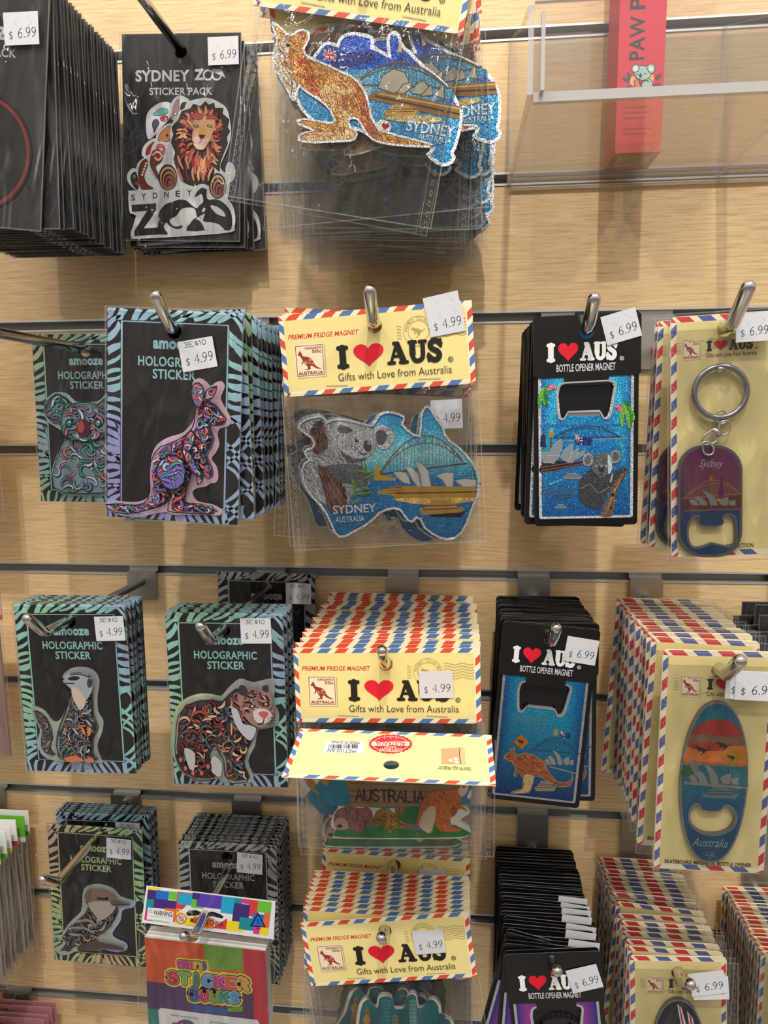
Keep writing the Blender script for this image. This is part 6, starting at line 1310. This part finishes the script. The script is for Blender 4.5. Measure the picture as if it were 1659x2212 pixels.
f = flat(Vector((fU_.O.x-.001, -(fU_.d-.004), fU_.O.z)), R(3)); dup(T_, f.mat(), 'black opener card behind the bottom front one, its label sticking out right')
f = flat(Vector((fU_.O.x-.001, -(fU_.d-.008), fU_.O.z)), R(13)); dup(T_, f.mat(), 'black opener card swung far to the left behind the bottom front one', None, ('price_label',))
f2 = flat(fU_.O, 0); f2.d, f2.roll = fU_.d-.011, R(2)
TP = opener_pack(flat(Vector((fU_.O.x, -(fU_.d-.011), fU_.O.z)), R(1)), draw_opener_sunset(fU_), 'black opener card third from the front of the bottom stack', (.021, .0035, R(-4)))
f2.d -= .003
stack(TP, f2, 6, .07, 'black opener card with a white label edge in the bottom stack', 'labelled openers in the bottom stack', 42, 1.6, skip=())
f2.d = .066; stack(T_, f2, 13, .012, 'plain black opener card at the shaded back of the bottom stack', 'openers at the back of the bottom stack', 44, .5)
hook(fU_.O.x, fU_.O.z+.0012, 7, fU_.d+.01, 'hook with round end through the bottom black opener cards', tip=.012, r=.0036)
fU = fit((1359.5, 2064), (-SW/2, ST), (1570, 2068), (SW/2, ST)); u1, u2 = fU.loc(1521, 2107), fU.loc(1528, 2118)
U = oval_pack(fU, 'yellow airmail card with a red, white and black flag opener at the bottom', 'jack', ((u2[0], u2[1], R(3)), (u1[0], u1[1], R(9))))
f2 = flat(fU.O, 0); f2.d, f2.roll = fU.d-.002, 0
stack(U, f2, 6, .078, 'airmail card in the bright group behind the flag opener', 'airmail cards behind the flag opener', 46, .5)
UB = oval_pack(flat(Vector((fU.O.x, -.07, fU.O.z+.002)), R(4)), 'airmail card with an upturned grey label in the bottom right stack', 'jack', ((.019, .0005, R(12)),))
f2.d = .066; stack(UB, f2, 11, .01, 'airmail card receding into shade in the bottom right stack', 'airmail cards in the shaded bottom right stack', 48, 1.0)
hook(fU.O.x, fU.O.z+.0012, 7, fU.d+.012, 'hook with round end through the flag opener cards', tip=.014, r=.0036)
# ---- right edge, bottom: more airmail cards
fV = flat(at(1644, 2054, .085)+Vector((SW/2, 0, -ST)), 0); fV.d, fV.roll = .085, 0
Vp = oval_pack(fV, 'airmail card with red and blue stripes, nearest in the stack at the right edge', 'jack', (), bluecard=True)
stack(Vp, fV, 15, .014, 'airmail card in the stack at the lower right edge', 'airmail cards at the lower right edge', 50, .5)
hook(fV.O.x, fV.O.z+.0012, 7, .12, 'hook of the airmail stack at the lower right edge, outside the picture')
# ---- right edge, third row: grey packs
gx = []
for i, (px, py, d) in enumerate(((1602,1298,.02),(1629.6,1306,.035),(1639,1327,.05),(1585.6,1319,.026),(1607,1341,.042),(1613.7,1356,.056))):
    f = flat(at(px, py, d)+Vector((.0405, 0, -.012)), R((0, 1, 0, -5, -4, -4)[i]))
    lab_ = ('dark grey pack against the wall at the right edge, tallest of three', 'grey pack at the right edge, middle of the three upright', 'light grey pack at the right edge, nearest', 'slanting dark pack left of the grey packs at the right edge', 'slanting grey pack, middle of the leaning three at the right edge', 'slanting grey pack, lowest of the leaning three at the right edge')[i]
    if not gx:
        g = empty('card_pack', f.mat(), lab_, 'card pack'); a = Art(0); a.ext([(-.04, -.11), (.04, -.11), (.04, .0115), (-.04, .0115)], .0006, (62, 60, 62), mat='gloss', holes=[circ(0, 0, .0044)], local=True); a.build('backing_card', g)
        sleeve(g, -.0408, -.1108, .0408, .0122, -.0016, mat='film'); gx.append(g)
    else: dup(gx[0], f.mat(), lab_)
hook(gx[0].location.x, gx[0].location.z+.0012, 5, .07, 'hook behind the grey packs at the right edge')
# ---- left edge stacks
def side_pack(f, label, head, strip, w_=.085, h_=.128, hh=.022, group=None, tint=(196, 184, 176)):
    g = empty('card_pack', f.mat(), label, 'card pack', group); a = Art(0)
    a.ext([(-w_/2, .008-hh), (w_/2, .008-hh), (w_/2, .008), (-w_/2, .008)], .0006, head, mat='gloss', holes=[circ(0, 0, .0044)], local=True)
    a.rect(-w_/2, .008-hh*.45, w_/2, .008, strip, 'gloss') if False else a.face([[(-w_/2, .0065-hh), (w_/2, .0065-hh), (w_/2, .0085-hh*.9), (-w_/2, .0085-hh*.9)]], strip, 'gloss')
    a.build('header', g)
    a = Art(-.0004); a.ext([(-w_/2+.004, .012-h_), (w_/2-.004, .012-h_), (w_/2-.004, .006-hh), (-w_/2+.004, .006-hh)], .002, tint, mat='gloss', local=True); a.build('card', g)
    sleeve(g, -w_/2-.001, .008-h_, w_/2+.001, .0075-hh, -.0022, hole=None, mat='film', name='clear_bag', perf=True); return g
cols = (((236,236,236),(90,170,60)), ((110,180,60),(230,230,226)), ((236,236,234),(190,60,50)), ((232,232,230),(220,190,60)))
TRp, d0, d1 = (61, 1752), .016, .105
ps = [side_pack(flat(Vector((0, 0, 0)), 0), 'bagged pack', h, s) for h, s in cols]
o0 = at(*TRp, d0)+Vector((-.0425, 0, -.008)); rnd = random.Random(9)
for i in range(12):
    d = d0+(d1-d0)*i/11; M_ = flat(Vector((o0.x+rnd.uniform(-.0012, .0012), -d, o0.z)), R(rnd.gauss(0, .8))).mat()
    L_ = 'bagged pack with white and green header in the stack at the lower left edge'
    if i < 4: ps[i].matrix_world = M_; ps[i]['label'] = L_; ps[i]['group'] = 'bagged packs at the lower left edge'
    else: dup(ps[i % 4], M_, L_, 'bagged packs at the lower left edge')
hook(o0.x, o0.z+.0012, 7, .13, 'hook of the bagged packs at the lower left edge, outside the picture')
o1 = at(120, 2167, .014)+Vector((-.045, 0, -.008))
pk = side_pack(flat(o1, 0), 'bagged pack with a dull pink header in the bottom left corner stack', (178, 122, 128), (186, 140, 142), .09, group='pink packs in the bottom left corner')
f = flat(o1, 0); f.d, f.roll = .014, 0
stack(pk, f, 11, .085, 'bagged pack with a dull pink header in the bottom left corner stack', 'pink packs in the bottom left corner', 52, .5, skip=())
hook(o1.x, o1.z+.0012, 9, .11, 'hook of the pink packs below the bottom left corner')
o2 = at(17, 1500, .05); f = flat(Vector((o2.x-.0425, -.05, at(10, 1300, .05).z)), R(-1)); side_pack(f, 'bagged pinkish pack cut by the left edge beside the meerkat stack', (190, 150, 150), (160, 90, 90), tint=(176, 140, 132), h_=.14)
o3 = at(7, 1080, .05); f = flat(Vector((o3.x-.0425, -.05, at(7, 1122, .05).z+.12)), 0); side_pack(f, 'clear bagged pack corner at the left edge under the koala hook', (200, 196, 190), (190, 180, 170), h_=.128, tint=(206, 196, 180))
# ---- acrylic tray with the red box
wl = at(1104, 397, .001); zp, xl = wl.z, wl.x; xr = .5; dF = .15
zt_, zc_, zw_ = at(1153, 10, dF).z, at(1128, 60, .093).z, at(1106, 85, 0).z
TR_ = empty('acrylic_tray', Matrix.Translation((xl, 0, zp)), 'clear acrylic tray hung on the wall, top right, holding one red box', 'display tray')
TH = .003; W_ = xr-xl
def ac(name, bx, par=TR_): return boxes(name, bx, 'acrylic', par)
ac('shelf', [(0, -dF, -TH, W_, -.001, 0)]); q = ac('front_panel', [(0, -dF-TH, -TH, W_, -dF, zt_-zp)])
boxes('edge', [(0, -dF-TH-.0004, -.0052, W_, -dF+.0004, -.0002)], 'acrylic_edge', q); boxes('edge', [(0, -dF-TH, zt_-zp, W_, -dF, zt_-zp+.0006)], 'acrylic_edge', q)
boxes('edge', [(0, -.0034, -TH-.0006, W_, -.0012, -TH)], 'acrylic_edge', TR_)
def side(name, x, zf):
    P = [(0, 0), (-dF, 0), (-dF, zt_-zp), (-.093, zc_-zp), (-.001, zf-zp)]; v = [(x+s, p[0], p[1]) for s in (0, TH) for p in P]
    n = 5; f = [tuple(range(n))[::-1], tuple(range(n, 2*n))]+[(i, (i+1) % n, n+(i+1) % n, n+i) for i in range(n)]
    me = bpy.data.meshes.new(name); me.from_pydata(v, [], f); me.materials.append(MATS['acrylic']); me.materials.append(MATS['acrylic_edge'])
    me.polygons.foreach_set('material_index', [0, 0]+[1]*n); o = bpy.data.objects.new(name, me); COL.objects.link(o); o.parent = TR_; return o
side('side_panel', -TH, zw_); xd = at(1545, 391, 0).x-xl; side('divider', xd, at(1560, 58, 0).z)
ac('back_panel', [(0, -.0035, 0, W_, -.0012, at(1300, 75, 0).z-zp)])
h1, h2 = at(1166, 200, dF+.006), at(1178, 30, dF+.006)
boxes('label_strip', [(h1.x-xl, -dF-TH-.006, h1.z-zp, h2.x-xl, -dF-TH-.0002, h2.z-zp)], 'acrylic_edge', TR_)
h1, h2 = at(1178, 134, dF+.005), at(1278, 66, dF+.005); boxes('label_pocket', [(h1.x-xl, -dF-TH-.0012, h1.z-zp, h2.x-xl, -dF-TH-.0004, h2.z-zp)], 'acrylic', TR_)
dB = .055; bl_, br_ = at(1328, 343, dB), at(1427, 340, dB); bw_ = br_.x-bl_.x
fX = flat(Vector((bl_.x, -dB, zp+.0003)), 0); RB = empty('box', fX.mat(), 'narrow red box with a koala emblem standing in the acrylic tray', 'box')
hB = .2
boxes_ = Art(0); boxes_.ext([(0, 0), (bw_, 0), (bw_, hB), (0, hB)], .034, (206, 52, 74), (186, 44, 64), mat='paper', local=True)
a = boxes_; a.use(fX.z(1059, 0, 2.765)); T0 = a.T
def rt_text(t, x0, y0, x1, y1, c): # reads bottom to top
    p, q = T0((x0, y1)), T0((x1, y0)); cx_, cz_ = (p[0]+q[0])/2, (p[1]+q[1])/2; w_, h_ = q[1]-p[1], q[0]-p[0]
    a.text(t, cx_-w_/2, cz_-h_/2, cx_+w_/2, cz_+h_/2, c, bold=.025, rot=math.pi/2, local=True)
rt_text('PAW', 828, 92, 930, 362, (62, 54, 58)); rt_text('P', 834, -22, 930, 60, (62, 54, 58))
for x, y, r in ((812,478,.5),(830,455,1.1),(825,525,-.2),(830,545,-.5),(1003,460,-.8),(995,510,-.2),(985,545,.5)): a.ell(x, y, 26, 13, (86,74,66), rot=r)
a.poly([(835,500),(845,455),(870,470),(880,520)], (226,170,110), sm=3); a.poly([(945,440),(975,450),(970,500),(950,480)], (226,170,110), sm=3)
a.poly([(858,480),(885,475),(915,550),(870,556)], (206,120,84), sm=2); a.stroke([(858,480),(885,475),(915,550),(870,556)], 4, (70,50,46), closed=True)
for P in ([(905,500),(940,470),(968,490),(965,530),(940,552),(915,545)], [(862,450),(870,405),(910,392),(950,405),(965,440),(940,470),(900,478)], [(850,430),(848,400),(868,385),(888,395),(885,425)], [(935,405),(950,384),(978,388),(983,420),(960,440)]):
    a.poly(P, (164, 190, 178), sm=3); a.stroke(P, 4, (60,60,58), closed=True, sm=3)
for x, y in ((868,410),(960,412)): a.ell(x, y, 12, 15, (226,226,214))
a.ell(897, 452, 9, 14, (60,56,58)); a.ell(876, 446, 4, 5, (30,28,30)); a.ell(924, 441, 4, 5, (30,28,30)); a.stroke([(890,500),(930,480),(945,490)], 5, (60,60,58), sm=3)
rnd = random.Random(3)
for i, y in enumerate((640, 672, 704, 770, 800)): x = 790+rnd.uniform(0, 30); a.stroke([(x, y), (x+rnd.uniform(110, 190), y-4)], 7, (150, 40, 56))
a.build('carton', RB)
b = Art(0); b.face([[(.004, -.026), (bw_-.004, -.026), (bw_-.004, -.008), (.004, -.008)]], (214, 190, 180), 'paper')
x = .007
while x < bw_-.009: k_ = rnd.choice((.0004, .0008, .0012)); b.face([[(x, -.024), (x+k_, -.024), (x+k_, -.01), (x, -.01)]], (40,36,40), 'paper', inc=False) if False else b.rect(x, -.024, x+k_, -.01, (40,36,40)); x += k_+rnd.choice((.0005, .001))
bo = b.build('barcode_label', RB); bo.rotation_euler = (R(90), 0, 0); bo.location = (0, .0, -.0001)
